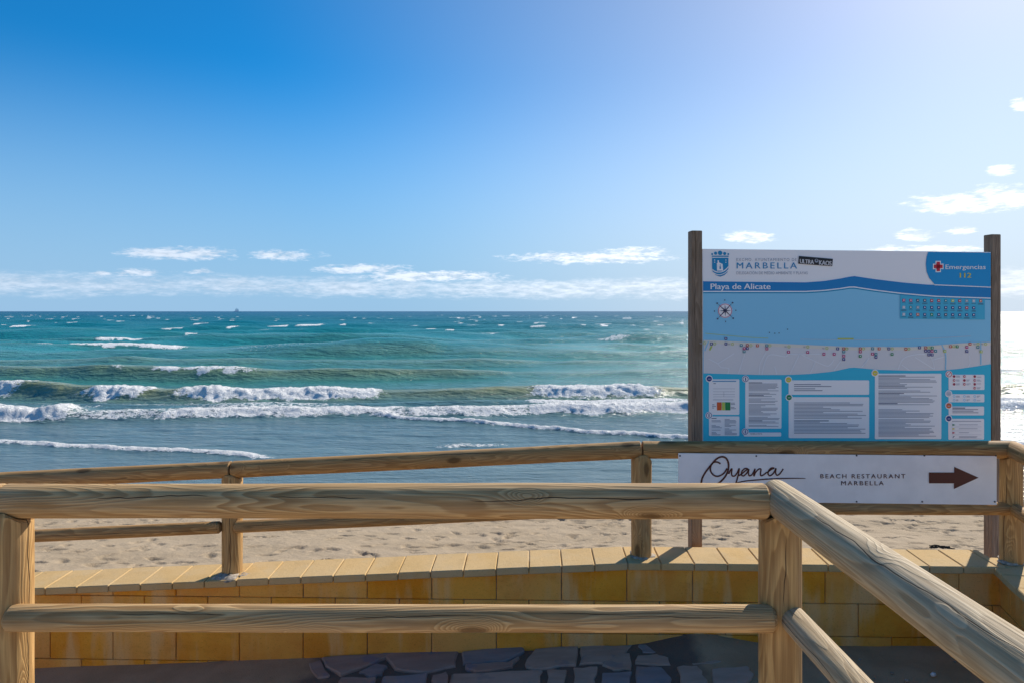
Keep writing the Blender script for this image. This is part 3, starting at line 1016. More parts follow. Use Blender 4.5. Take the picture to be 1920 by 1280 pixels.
# cement packed round the foot of the posts
for i, x in enumerate(fp[1:]):
    px_, py_ = fpost_xy(x)
    if i == 0:
        blob('cement_patch', px_ + 0.0, py_ - 0.06, coping_top(x) - 0.012, 0.085, 0.075, 0.020, M['cement'], wall, WORG, 5)
        blob('cement_patch', px_ + 0.12, py_ - 0.05, coping_top(x) - 0.002, 0.06, 0.045, 0.007, M['cement'], wall, WORG, 8)
    else:
        blob('cement_patch', px_, py_ + (-0.04 if i == 2 else 0), coping_top(x) - 0.004, 0.082, 0.078, 0.014, M['cement'], wall, WORG, 7 + i)


# ------------------------------------------------------------ printed boards
class Board:
    """flat board in a vertical plane through A-B (plan points of its front); pixel tracing is mapped onto that plane"""

    def __init__(self, A, B):
        self.A = Vector((A[0], A[1]))
        self.d = (Vector((B[0], B[1])) - self.A).normalized()
        self.n = Vector((self.d.y, -self.d.x))      # towards the viewer
        self.groups = {}

    def at(self, px, py):
        dirx = (px - 960) / F
        # ray (dirx*t, t); solve for the plane
        t_ = self.A.dot(self.n) / (dirx * self.n.x + self.n.y)
        p = Vector((dirx * t_, t_))
        return ((p - self.A).dot(self.d), EYE + (HOR - py) / F * t_)

    def poly(self, grp, col, layer, pts, raw=False):
        q = pts if raw else [self.at(*p) for p in pts]
        self.groups.setdefault(grp, []).append((col, layer, q))

    def rect(self, grp, col, layer, x0, y0, x1, y1, r=0):
        if r <= 0:
            self.poly(grp, col, layer, [(x0, y1), (x1, y1), (x1, y0), (x0, y0)])
        else:
            pts = []
            for cx, cy, a0 in ((x1 - r, y0 + r, 0), (x0 + r, y0 + r, 90), (x0 + r, y1 - r, 180), (x1 - r, y1 - r, 270)):
                for k_ in range(5):
                    a = R(a0 + k_ * 22.5)
                    pts.append((cx + r * math.cos(a), cy - r * math.sin(a)))
            self.poly(grp, col, layer, pts)

    def disc(self, grp, col, layer, cx, cy, r, n=24):
        self.poly(grp, col, layer, [(cx + r * math.cos(2 * math.pi * k_ / n), cy - r * math.sin(2 * math.pi * k_ / n)) for k_ in range(n)])

    def ring(self, grp, col, layer, cx, cy, r, wd, n=28):
        for k_ in range(n):
            a, b = 2 * math.pi * k_ / n, 2 * math.pi * (k_ + 1) / n
            self.poly(grp, col, layer, [(cx + q * math.cos(t_), cy - q * math.sin(t_)) for q, t_ in ((r - wd, a), (r, a), (r, b), (r - wd, b))])

    def strip(self, grp, col, layer, top, bot):
        xs = sorted({p[0] for p in top} | {p[0] for p in bot})
        T, B_ = np.array(top), np.array(bot)
        xs2 = np.linspace(xs[0], xs[-1], 60)
        ty, by = np.interp(xs2, T[:, 0], T[:, 1]), np.interp(xs2, B_[:, 0], B_[:, 1])
        for i in range(59):
            self.poly(grp, col, layer, [(xs2[i], by[i]), (xs2[i + 1], by[i + 1]), (xs2[i + 1], ty[i + 1]), (xs2[i], ty[i])])

    def stroke(self, grp, col, layer, pts, wd, taper=False):
        """smooth pen stroke through the points"""
        P = [Vector(p) for p in pts]
        C = []
        for i in range(len(P) - 1):
            p0, p1, p2, p3 = P[max(i - 1, 0)], P[i], P[i + 1], P[min(i + 2, len(P) - 1)]
            for k_ in range(6):
                t_ = k_ / 6
                C.append(0.5 * ((2 * p1) + (p2 - p0) * t_ + (2 * p0 - 5 * p1 + 4 * p2 - p3) * t_ ** 2 + (3 * p1 - p0 - 3 * p2 + p3) * t_ ** 3))
        C.append(P[-1])
        Ls = []
        for i, c in enumerate(C):
            tn = (C[min(i + 1, len(C) - 1)] - C[max(i - 1, 0)])
            tn = tn.normalized() if tn.length > 1e-6 else Vector((1, 0))
            wv_ = wd * (0.35 + 0.65 * math.sin(math.pi * min(1, max(0, i / (len(C) - 1)))) ** 0.5 if taper else 1)
            o = Vector((-tn.y, tn.x)) * wv_ / 2
            Ls.append((c + o, c - o))
        for i in range(len(C) - 1):
            a, b = Ls[i], Ls[i + 1]
            self.poly(grp, col, layer, [tuple(a[0]), tuple(a[1]), tuple(b[1]), tuple(b[0])])

    def text(self, grp, col, layer, s, x0, y0, x1, y1, bold=0.0, spacing=1.0, skew=0.0):
        """text fitted to the box x0..x1 and cap height y0..y1 (pixels)"""
        cu = bpy.data.curves.new('lettering', 'FONT')
        cu.body = s
        cu.space_character = spacing
        cu.resolution_u = 3
        ob = bpy.data.objects.new('lettering', cu)
        COL.objects.link(ob)
        dg = bpy.context.evaluated_depsgraph_get()
        me = bpy.data.meshes.new_from_object(ob.evaluated_get(dg))
        vs = [v_.co.copy() for v_ in me.vertices]
        xa, xb = min(v_.x for v_ in vs), max(v_.x for v_ in vs)
        cap = 0.70
        fn = lambda v_: self.at(x0 + (v_.x - xa) / (xb - xa) * (x1 - x0), y1 - v_.y / cap * (y1 - y0) + (skew * (v_.x - xa) / (xb - xa)))
        pts = [fn(v_) for v_ in vs]
        wb_ = bold * (y1 - y0) / 0.7 / F * 4.5
        for ci_, of_ in enumerate((0.0,) if bold <= 0 else (-wb_, 0.0, wb_)):
            for p in me.polygons:
                self.poly(grp, col, layer + 0.2 * ci_, [(pts[i][0] + of_, pts[i][1]) for i in p.vertices], raw=True)
        bpy.data.objects.remove(ob)
        bpy.data.curves.remove(cu)
        bpy.data.meshes.remove(me)

    def build(self, parent, org, step=0.0012, base=0.0015):
        for grp, items in self.groups.items():
            V, Fc, mi, mats = [], [], [], []
            for col, layer, q in items:
                if col not in mats:
                    mats.append(col)
                k_ = len(V)
                off = base + step * layer
                ar = sum(q[i][0] * q[(i + 1) % len(q)][1] - q[(i + 1) % len(q)][0] * q[i][1] for i in range(len(q)))
                if ar < 0:
                    q = q[::-1]
                for s, z in q:
                    p = self.A + self.d * s + self.n * off
                    V.append((p.x - org.x, p.y - org.y, z - org.z))
                Fc.append(tuple(range(k_, k_ + len(q))))
                mi.append(mats.index(col))
            o = mesh_obj(grp, V, Fc, None, parent)
            for c in mats:
                o.data.materials.append(INK[c])
            o.data.polygons.foreach_set('material_index', mi)
            if grp in ('map_pictograms', 'small_print'):
                o['kind'] = 'stuff'


def ink(name, col, rough=0.45):
    return plain('print_' + name, col, rough, 0.4)


INK = {'white': ink('white', (0.87, 0.86, 0.86)), 'band': ink('band', (0.0, 0.215, 0.52)), 'sea': ink('sea', (0.24, 0.60, 0.82)), 'cyan': ink('cyan', (0.02, 0.50, 0.70)),
       'emerg': ink('emerg', (0.0, 0.29, 0.62)), 'logo': ink('logo', (0.0, 0.25, 0.50)), 'grey': ink('grey', (0.33, 0.36, 0.42)), 'ink': ink('ink', (0.06, 0.065, 0.13)), 'textline': ink('textline', (0.26, 0.27, 0.33)),
       'red': ink('red', (0.55, 0.012, 0.035)), 'yellow': ink('yellow', (0.70, 0.58, 0.06)), 'magenta': ink('magenta', (0.50, 0.015, 0.16)), 'navy': ink('navy', (0.015, 0.03, 0.22)),
       'green': ink('green', (0.0, 0.24, 0.07)), 'lime': ink('lime', (0.48, 0.58, 0.10)), 'orange': ink('orange', (0.62, 0.10, 0.02)), 'teal': ink('teal', (0.02, 0.24, 0.30)),
       'land': ink('land', (0.70, 0.69, 0.70)), 'beach': ink('beach', (0.74, 0.71, 0.62)), 'road': ink('road', (0.80, 0.81, 0.84)), 'legend': ink('legend', (0.05, 0.45, 0.66)), 'deep': ink('deep', (0.0, 0.28, 0.52)),
       'black': ink('black', (0.012, 0.011, 0.014)), 'brown': ink('brown', (0.085, 0.017, 0.012)), 'pale': ink('pale', (0.52, 0.55, 0.62)), 'silver': ink('silver', (0.60, 0.60, 0.62))}

# beach map board ---------------------------------------------
PL, PR = (1.255, 4.50), (3.325, 4.74)
isg = empty('information_sign', ((PL[0] + PR[0]) / 2, (PL[1] + PR[1]) / 2 + 0.03, sand_z(2.2, 4.7)))
tag(isg, 'large blue and white beach map board between two square wooden posts', 'sign')
IO = Vector(isg.location)
B1 = Board(PL, PR)
LB = (Vector(PR) - Vector(PL)).length


def oriented_box(name, brd, s0, s1, z0, z1, q0, q1, mat, parent, org, bev=0.003):
    """q: distance behind the board's front plane"""
    bm = bmesh.new()
    vs = []
    for z in (z0, z1):
        for s, q in ((s0, q0), (s1, q0), (s1, q1), (s0, q1)):
            p = brd.A + brd.d * s - brd.n * q
            vs.append(bm.verts.new((p.x, p.y, z)))
    for f in ((3, 2, 1, 0), (4, 5, 6, 7), (0, 1, 5, 4), (1, 2, 6, 5), (2, 3, 7, 6), (3, 0, 4, 7)):
        bm.faces.new([vs[i] for i in f])
    c = sum((v_.co for v_ in vs), Vector()) / 8
    c.z = z0
    bmesh.ops.translate(bm, verts=bm.verts, vec=-c)
    bmesh.ops.recalc_face_normals(bm, faces=bm.faces)
    if bev:
        bmesh.ops.bevel(bm, geom=bm.edges[:], offset=bev, segments=2, affect='EDGES')
    me = bpy.data.meshes.new(name)
    bm.to_mesh(me)
    bm.free()
    me.materials.append(mat)
    o = bpy.data.objects.new(name, me)
    o.location = c - org
    return link(o, parent)


oriented_box('post', B1, -0.074, -0.003, -1.4, EYE + 0.531, -0.006, 0.066, M['wood_sign'], isg, IO)
oriented_box('post', B1, LB + 0.003, LB + 0.074, -1.4, EYE + 0.535, -0.004, 0.068, M['wood_sign'], isg, IO)
panel = oriented_box('panel', B1, 0.0, LB, EYE - 0.875, EYE + 0.411, 0.0, 0.012, plain('panel_white', (0.87, 0.86, 0.86), 0.4, 0.4), isg, IO, 0.001)
PO = Vector(panel.location) + IO

top_band = [(1318, 528), (1400, 529), (1510, 530), (1545, 527.5), (1575, 523), (1600, 518), (1640, 524), (1690, 530), (1735, 534), (1857, 540)]
bot_band = [(1318, 546), (1400, 546), (1510, 546), (1545, 544), (1575, 540.5), (1597, 537), (1640, 543.5), (1690, 549.5), (1753, 555), (1857, 558.5)]
sh = lambda L_, d_: [(a, b + d_) for a, b in L_]
B1.strip('map_print', 'sea', 0, sh(bot_band, 2), [(1318, 760), (1857, 760)])
B1.strip('map_print', 'band', 1, top_band, bot_band)
B1.strip('map_print', 'white', 1, bot_band, sh(bot_band, 2.0))
B1.strip('map_print', 'deep', 1, sh(bot_band, 2.0), sh(bot_band, 4.4))
land_t = [(1319, 637.5), (1340, 638), (1420, 642), (1500, 645.5), (1600, 650), (1640, 649.5), (1710, 650), (1765, 646), (1800, 643), (1857, 641)]
land_b = [(1319, 699), (1423, 702), (1480, 702), (1521, 700), (1560, 696), (1597, 688), (1647, 692.5), (1713, 694.5), (1760, 694), (1797, 691), (1857, 682)]
B1.strip('map_print', 'land', 1, land_t, land_b)
B1.strip('map_print', 'beach', 2, land_t, [(a, b + 6) for a, b in land_t])
B1.strip('map_print', 'cyan', 2, land_b, [(1318, 826.5), (1857, 827.5)])
B1.stroke('map_print', 'lime', 2, [(1322, 625), (1400, 632), (1440, 634)], 0.8)
B1.stroke('map_print', 'lime', 2, [(1570, 635), (1600, 635)], 2.4)
B1.stroke('map_print', 'pale', 2, [(1500, 636), (1600, 637), (1700, 636), (1820, 630)], 0.7)
for rd in ([(1328, 672), (1345, 681), (1352, 688), (1366, 690), (1364, 700)], [(1346, 681), (1376, 662)], [(1397, 660), (1384, 700)], [(1436, 660), (1425, 681), (1423, 701)],
           [(1428, 702), (1440, 666), (1472, 668), (1475, 661)], [(1499, 662), (1481, 700)], [(1501, 664), (1545, 684), (1556, 683), (1563, 674)], [(1528, 678), (1519, 699)], [(1576, 676), (1563, 694)],
           [(1629, 670), (1615, 688)], [(1683, 692), (1697, 669), (1740, 665), (1752, 692)], [(1715, 669), (1750, 691)], [(1745, 675), (1770, 668)], [(1690, 683), (1705, 694)], [(1816, 666), (1818, 680), (1814, 688)], [(1475, 663), (1500, 664), (1545, 663)], [(1452, 686), (1456, 701)]):
    B1.stroke('map_print', 'road', 2, rd, 1.5)
for rv in ([(1328, 640), (1321, 657)], [(1765, 646), (1772, 664), (1772, 692)], [(1838, 641), (1838, 683)]):
    B1.stroke('map_print', 'sea', 3, rv, 2.0)
B1.stroke('map_print', 'lime', 3, [(1334, 648), (1330, 656)], 3)
# emergency corner
ep = [(1753, 534.5), (1742, 522), (1737, 510), (1735.5, 495), (1737, 482), (1740, 473), (1857, 474.5), (1857, 538.5)]
B1.poly('emergency_panel', 'emerg', 1, ep)
B1.stroke('emergency_panel', 'white', 3, [(1750, 534.5), (1800, 536.5), (1857, 539)], 1.6)
for c_, g in (('white', 1.8), ('red', 0.0)):
    B1.rect('emergency_panel', c_, 2 if g else 3, 1755.2 - g, 491.5 - g, 1761.5 + g, 509 + g)
    B1.rect('emergency_panel', c_, 2 if g else 3, 1750.2 - g, 496.8 - g, 1766.5 + g, 503.4 + g)
B1.text('emergency_panel', 'white', 2, 'Emergencias', 1772, 496.5, 1847, 505, 0.012)
B1.text('emergency_panel', 'yellow', 2, '112', 1799, 512, 1820, 521, 0.03)
B1.text('title_lettering', 'white', 2, 'Playa de Alicate', 1332, 532, 1444, 542.5, 0.02)
# crest and heading
for (cx, cy, r_) in ((1335, 477, 1.8), (1341.5, 475.5, 3.0), (1350, 474.8, 4.2), (1358.5, 476, 3.0), (1365.2, 477, 1.8)):
    B1.disc('crest', 'logo', 1, cx, cy, r_, 14)
B1.rect('crest', 'logo', 1, 1334.5, 480, 1366, 482.2)
B1.poly('crest', 'logo', 1, [(1335, 484), (1365.5, 484), (1365.5, 503), (1363.5, 511), (1358, 516.5), (1350, 519.5), (1342, 516.5), (1336.5, 511), (1335, 503)])
B1.poly('crest', 'white', 2, [(1344, 508), (1343.6, 494), (1345, 493.5), (1345, 488.5), (1347.5, 488.5), (1347.7, 492.5), (1354.5, 495.5), (1355.5, 508)])
B1.rect('crest', 'logo', 3, 1348.5, 500, 1351, 505)
B1.rect('crest', 'logo', 3, 1349, 496.8, 1350.8, 498.6)
B1.stroke('crest', 'white', 2, [(1335.5, 506), (1342, 510), (1351, 510.5), (1359, 507), (1366, 500)], 1.7)
B1.stroke('crest', 'white', 2, [(1336, 511), (1343, 515), (1351, 515.5), (1360, 511.5), (1366, 505)], 1.2)
for xx in (1338.5, 1359.5):
    B1.rect('crest', 'white', 2, xx, 487.5, xx + 2, 489)
    B1.rect('crest', 'white', 2, xx, 491.5, xx + 2, 493)
B1.text('heading_lettering', 'grey', 1, 'EXCMO. AYUNTAMIENTO DE', 1380.5, 484.5, 1493.5, 490, 0.0, 1.25)
B1.text('heading_lettering', 'logo', 1, 'MARBELLA', 1381, 492.5, 1494, 504, 0.006, 1.35)
B1.text('heading_lettering', 'grey', 1, 'DELEGACIÓN DE MEDIO AMBIENTE Y PLAYAS', 1380.5, 509.5, 1514, 514.8, -0.002, 1.05)
# sticker
B1.poly('sticker', 'black', 3, [(1496, 495), (1559.5, 499.8), (1561, 486), (1497.5, 480.5)])
B1.text('sticker', 'silver', 4, 'ULTRA', 1499, 486, 1525, 494, 0.035, 0.95, 2.0)
B1.text('sticker', 'silver', 4, 'KAOS', 1535, 488.5, 1558, 497, 0.035, 0.95, 1.6)
B1.disc('sticker', 'grey', 4, 1530, 489.5, 3.6, 12)
B1.disc('sticker', 'black', 5, 1530, 488.5, 1.7, 10)
# compass rose
B1.disc('compass_rose', 'white', 2, 1359, 583, 13.6, 32)
B1.ring('compass_rose', 'magenta', 3, 1359, 583, 13.0, 1.0)
for k_ in range(8):
    a = R(45 * k_ + 2)
    L_ = 11.5 if k_ % 2 == 0 else 21
    c_, s_ = math.cos(a), math.sin(a)
    w_ = 1.3
    B1.poly('compass_rose', 'ink', 4, [(1359 - s_ * w_, 583 - c_ * w_), (1359 + c_ * L_, 583 - s_ * L_), (1359 + s_ * w_, 583 + c_ * w_)])
    if k_ % 2:
        B1.disc('compass_rose', 'ink', 4, 1359 + c_ * 20.5, 583 - s_ * 20.5, 1.6, 8)
    else:
        B1.rect('compass_rose', 'ink', 4, 1359 + c_ * 20 - .8, 583 - s_ * 20 - 1.2, 1359 + c_ * 20 + .8, 583 - s_ * 20 + 1.2)
for (x_, y_) in ((1442, 623.5), (1452, 625), (1460, 624.5), (1476, 617.5)):
    B1.disc('map_print', 'ink', 3, x_, y_, 1.1, 8)
# legend with pictograms
B1.poly('legend', 'legend', 3, [(1687, 553.5), (1750, 558.5), (1845.5, 562), (1845.5, 599.5), (1687, 598)])
cols_l = [['magenta', 'magenta', 'ink', 'ink', 'red', 'red', 'teal', 'lime', 'red', 'grey', 'pale', 'orange'],
          ['pale', 'teal', 'grey', 'navy', 'navy', 'navy', 'navy', 'navy', 'navy', 'red', 'navy'],
          ['pale', 'navy', 'orange', 'navy', 'green', 'navy', 'ink', 'navy', 'navy', 'navy', 'navy']]
for r_, row in enumerate(cols_l):
    for c_, cc in enumerate(row):
        x_ = 1693.5 + c_ * 13.1
        y_ = 563.5 + r_ * 13.1 + c_ * 0.12
        B1.rect('legend', cc, 4, x_ - 2.7, y_ - 2.7, x_ + 2.7, y_ + 2.7, 0.8)
        B1.rect('legend', 'white', 5, x_ - 1.2, y_ - 1.3, x_ + 0.9, y_ + 0.9)
        for q in range(1 + (c_ * 7 + r_) % 2):
            hw = 3.2 + ((c_ * 5 + r_ * 3) % 4) * 0.6
            B1.rect('legend', 'ink', 4, x_ - hw, y_ + 4.4 + q * 1.6, x_ + hw, y_ + 5.1 + q * 1.6)
# pictograms along the map's shore
C3 = lambda x_, y_: (1300 + x_ / 6.097, 620 + y_ / 6.097)
C4 = lambda x_, y_: (1580 + x_ / 6.0, 620 + y_ / 6.0)
ics = [(C3, 'navy', 203, 148), (C3, 'navy', 368, 90), (C3, 'navy', 368, 148), (C3, 'teal', 543, 165), (C3, 'magenta', 577, 200), (C3, 'navy', 612, 200), (C3, 'teal', 576, 235), (C3, 'orange', 612, 165),
       (C3, 'orange', 728, 168), (C3, 'teal', 836, 168), (C3, 'magenta', 836, 203), (C3, 'magenta', 1083, 240), (C3, 'magenta', 1302, 244), (C3, 'magenta', 1487, 264), (C3, 'magenta', 1604, 265),
       (C3, 'navy', 1644, 203), (C3, 'orange', 1714, 203), (C3, 'teal', 1714, 237), (C3, 'magenta', 1714, 285), (C3, 'navy', 1714, 324),
       (C4, 'orange', 192, 200), (C4, 'magenta', 192, 233), (C4, 'green', 192, 284), (C4, 'teal', 332, 199), (C4, 'orange', 404, 200), (C4, 'magenta', 331, 258), (C4, 'teal', 368, 260), (C4, 'navy', 368, 294),
       (C4, 'navy', 513, 200), (C4, 'green', 549, 262), (C4, 'orange', 704, 204), (C4, 'navy', 859, 188), (C4, 'orange', 928, 189), (C4, 'green', 1000, 190), (C4, 'navy', 927, 225), (C4, 'navy', 963, 225),
       (C4, 'magenta', 998, 226), (C4, 'teal', 1038, 226), (C4, 'navy', 963, 267), (C4, 'navy', 999, 267), (C4, 'orange', 1207, 175), (C4, 'green', 1281, 176), (C4, 'orange', 1425, 147), (C4, 'magenta', 1390, 183),
       (C4, 'navy', 1390, 230), (C4, 'teal', 1513, 184), (C4, 'lime', 1142, 227), (C4, 'lime', 1550, 232)]
for cf, cc, x_, y_ in ics:
    x_, y_ = cf(x_, y_)
    B1.rect('map_pictograms', cc, 4, x_ - 2.6, y_ - 2.6, x_ + 2.6, y_ + 2.6, 0.6)
    B1.rect('map_pictograms', 'white', 5, x_ - 1.1, y_ - 1.3, x_ + 0.7, y_ + 0.8)
for cf, x_, y_ in [(C3, 122, 142), (C3, 240, 148), (C3, 443, 151), (C3, 653, 167), (C3, 870, 168), (C3, 1088, 180), (C3, 1303, 182), (C3, 1521, 198), (C3, 1749, 203), (C4, 40, 200), (C4, 227, 200),
                   (C4, 551, 200), (C4, 738, 203), (C4, 963, 188), (C4, 1243, 175), (C4, 1515, 148), (C4, 1600, 149)]:
    x_, y_ = cf(x_, y_)
    B1.ring('map_pictograms', 'lime', 4, x_, y_, 2.7, 0.9, 12)
    B1.rect('map_pictograms', 'grey', 4, x_ - 9, y_ - 0.9, x_ - 4.4, y_ - 0.1)
    B1.rect('map_pictograms', 'grey', 4, x_ - 8.4, y_ + 0.7, x_ - 4.4, y_ + 1.4)


# white information boxes with lines of small print
def lines(x0, y0, x1, y1, pitch, heads=(), fill=0.9, seed=1):
    rr = random.Random(seed)
    y_ = y0
    i = 0
    while y_ < y1:
        gap = rr.random() < 0.13
        if not gap:
            wd = (x1 - x0) * (rr.uniform(0.85, 1.0) if rr.random() < fill * 0.6 else rr.uniform(0.35, 0.8))
            hd = i in heads
            B1.rect('small_print', 'ink' if hd else 'textline', 4, x0, y_, x0 + wd * (0.5 if hd else 1), y_ + pitch * (0.55 if hd else 0.42))
        y_ += pitch
        i += 1


boxes = [(1328.7, 710, 1385.6, 776.6), (1328.7, 779.5, 1385.6, 816), (1396.8, 710.5, 1464.5, 802.4), (1394, 809.5, 1464, 817), (1478, 712, 1628.7, 739), (1478, 743.5, 1628.7, 820),
         (1639.5, 699.5, 1764, 822), (1777.5, 701.5, 1844.7, 730), (1777.5, 738, 1844.5, 753), (1777.5, 761, 1844, 777.5), (1777, 784, 1844, 823)]
for bx in boxes:
    B1.rect('information_boxes', 'white', 3, *bx, r=2.0)
for (x_, y_, cc) in ((1329, 709, 'navy'), (1328.5, 777.5, 'white'), (1397, 709.5, 'white'), (1396.5, 808, 'white'), (1477.5, 711, 'yellow'), (1478.5, 744, 'green'), (1639.5, 698.5, 'yellow'), (1778, 700.5, 'white'),
                     (1777.5, 737, 'pale'), (1777.5, 759.5, 'orange'), (1777.5, 783.5, 'navy')):
    B1.disc('information_boxes', 'white', 4, x_, y_, 6.6, 20)
    if cc == 'white':
        B1.ring('information_boxes', 'navy' if x_ < 1700 else 'red', 5, x_, y_, 5.4, 1.0, 20)
        if x_ < 1700:
            B1.rect('information_boxes', 'navy', 5, x_ - 0.9, y_ - 2.8, x_ + 0.9, y_ + 3)
        else:
            B1.stroke('information_boxes', 'red', 5, [(x_ - 3.3, y_ + 3.3), (x_ + 3.3, y_ - 3.3)], 1.0)
    else:
        B1.disc('information_boxes', cc, 5, x_, y_, 4.9, 18)
        B1.rect('information_boxes', 'pale' if cc != 'pale' else 'grey', 6, x_ - 2.6, y_ - 0.2, x_ + 2.6, y_ + 1.0)
B1.rect('small_print', 'logo', 5, 1335, 713, 1379.5, 714.5)
lines(1337, 717.5, 1360, 721, 2.0, (0, 1), seed=2)
for yy_ in (727.5, 733, 738, 742.5):
    B1.rect('small_print', 'textline', 4, 1336.5, yy_, 1377.5, yy_ + 0.45)
B1.rect('small_print', 'textline', 4, 1356.2, 733, 1356.7, 742.5)
lines(1336, 748, 1378, 750, 2.0, seed=4)
B1.rect('small_print', 'orange', 5, 1343.5, 753, 1352, 768)
B1.rect('small_print', 'lime', 5, 1352.8, 753, 1358.4, 768)
B1.rect('small_print', 'green', 5, 1359, 753, 1368.6, 768)
lines(1369.6, 754, 1380, 767, 2.6, seed=5)
lines(1334.5, 757, 1342, 766, 3.0, seed=6)
lines(1333.5, 782.5, 1353, 814, 2.2, (0,), seed=7)
lines(1358, 784.5, 1381, 814, 2.2, seed=8)
lines(1403, 716, 1461, 798, 2.15, (0, 11, 18, 33), seed=9)
B1.text('small_print', 'ink', 4, 'MARBELLA PLAYA', 1406, 811, 1428, 813.2)
lines(1488, 719, 1565, 724.5, 3.6, (), 1.0, 12)
lines(1488, 727, 1548, 732, 3.4, (), 1.0, 13)
lines(1488, 751, 1623, 784, 2.6, (0,), 1.0, 14)
lines(1488, 787, 1623, 813, 2.6, (0,), 1.0, 15)
lines(1646, 703, 1757, 818, 2.35, (0, 8, 14, 22, 26), 1.0, 16)
for r_ in range(4):
    for c_ in range(3):
        if r_ == 3 and c_ < 2:
            continue
        x_, y_ = 1787.5 + c_ * 19.3, 704.7 + r_ * 7.3
        B1.disc('small_print', 'red', 5, x_, y_, 2.4, 14)
        B1.rect('small_print', 'white' if (r_ + c_) % 2 else 'ink', 6, x_ - 1.3, y_ - 0.7, x_ + 1.3, y_ + 0.7)
        lines(x_ + 4, y_ - 1.2, x_ + 12.5, y_ + 2, 1.9, seed=r_ * 3 + c_ + 30)
for r_ in range(2):
    for c_ in range(3):
        x_, y_ = 1787.5 + c_ * 19.3, 742 + r_ * 7
        B1.ring('small_print', 'sea', 5, x_, y_, 2.4, 0.8, 12)
        lines(x_ + 4, y_ - 1.0, x_ + 11, y_ + 1.6, 1.8, seed=r_ * 3 + c_ + 50)
lines(1784.5, 763, 1838, 774.5, 3.0, (0,), 1.0, 60)
lines(1784, 788.3, 1840, 790.3, 2.2, (), 1.0, 61)
for i, cc in enumerate(('green', 'yellow', 'red', 'ink')):
    y_ = 795.3 + i * 7.4
    if i < 3:
        B1.poly('small_print', cc, 5, [(1784.3, y_ - 1.8), (1784.3, y_ + 1.8), (1790, y_)])
    else:
        B1.stroke('small_print', cc, 5, [(1785, y_ + 1.5), (1788, y_ - 1.5)], 1.2)
    lines(1797, y_ - 0.6, 1832, y_ + (2 if i == 3 else 0.8), 1.9, (), 1.0, 62 + i)
    B1.rect('small_print', 'textline', 4, 1784, y_ + 3.6, 1839, y_ + 3.9)
B1.build(panel, PO)

# restaurant board --------------------------------------------
q0 = Vector((1.02, wall_y(1.02) + 0.085 - 0.064))
RA = ((1272 - 960) / F * 4.19, 4.19)
RB = ((1869 - 960) / F * 4.105, 4.105)
rs = empty('direction_board', ((RA[0] + RB[0]) / 2, 4.15, EYE - 1.18))
tag(rs, 'long white restaurant board with brown lettering and arrow, screwed to the far fence', 'sign')
RO = Vector(rs.location)
B2 = Board(RA, RB)
LR = (Vector(RB) - Vector(RA)).length
zt2 = B2.at(1570, 851.5)[1]
zb2 = B2.at(1570, 942)[1]
bpanel = oriented_box('panel', B2, 0, LR, zb2, zt2, 0.0, 0.006, plain('board_white', (0.86, 0.84, 0.82), 0.45, 0.35, 0.05, 6), rs, RO, 0.001)
BO = Vector(bpanel.location) + RO
C5 = lambda pts: [(1260 + a / 2.909, 820 + b / 2.909) for a, b in pts]
O_out = [(158, 262), (160, 238), (166, 215), (185, 182), (212, 148), (238, 118), (262, 104), (284, 104), (300, 118), (308, 145), (304, 180), (288, 212), (262, 240), (236, 258)]
O_in = [(264, 140), (246, 131), (226, 133), (212, 150), (209, 175), (220, 196), (240, 208), (262, 205), (284, 190), (300, 165)]
B2.stroke('lettering', 'brown', 1, C5(O_out), 3.4)
B2.stroke('lettering', 'brown', 1, C5(O_in), 3.0)
B2.stroke('lettering', 'brown', 1, C5([(308, 196), (318, 176), (326, 168), (324, 190), (328, 206), (342, 206), (356, 188), (366, 166), (362, 196), (354, 226), (346, 250), (334, 262)]), 2.7)
B2.stroke('lettering', 'brown', 1, C5([(362, 206), (376, 198), (400, 178), (412, 168), (398, 166), (382, 180), (378, 200), (390, 206), (408, 190), (418, 170), (416, 192), (422, 206), (436, 200)]), 2.6)
B2.stroke('lettering', 'brown', 1, C5([(436, 200), (446, 182), (452, 168), (448, 190), (446, 207), (456, 186), (472, 170), (484, 170), (482, 190), (484, 205), (500, 200), (516, 186)]), 2.6)
B2.stroke('lettering', 'brown', 1, C5([(516, 190), (540, 172), (556, 164), (540, 164), (526, 180), (524, 198), (536, 205), (554, 190), (566, 166), (564, 188), (572, 203), (588, 194), (606, 168)]), 2.6)
B2.stroke('lettering', 'brown', 1, C5([(300, 262), (380, 238), (470, 228), (560, 222), (640, 220), (728, 220)]), 2.4, True)
B2.text('lettering', 'brown', 1, 'BEACH RESTAURANT', 1538, 887.5, 1697, 895.5, 0.004, 1.32)
B2.text('lettering', 'brown', 1, 'MARBELLA', 1577, 900.5, 1656.5, 908.5, 0.004, 1.32)
B2.poly('arrow', 'brown', 1, C5([(1400, 247), (1536, 247), (1536, 278), (1671, 216), (1538, 157), (1538, 188), (1400, 188)]))
B2.build(bpanel, BO)
M['screw'] = plain('screw_steel', (0.05, 0.045, 0.045), 0.5, 0.5)
for (x_, y_) in ((1275, 853.5), (1418, 854), (1606, 853), (1733, 853), (1867, 853), (1606, 939.5), (1729, 939.5), (1865, 939.5), (1420, 939.5)):
    s_, z_ = B2.at(x_, y_)
    V, Fc = [], []
    for ly_, rr_ in ((0.0005, 0.0055), (0.004, 0.0045)):
        for k_ in range(10):
            a = 2 * math.pi * k_ / 10
            p = B2.A + B2.d * (s_ + rr_ * math.cos(a)) + B2.n * ly_
            V.append((p.x - RO.x, p.y - RO.y, z_ + rr_ * math.sin(a) - RO.z))
    Fc = [(k_, (k_ + 1) % 10, 10 + (k_ + 1) % 10, 10 + k_) for k_ in range(10)] + [tuple(range(10, 20))]
    mesh_obj('screw', V, Fc, M['screw'], rs)

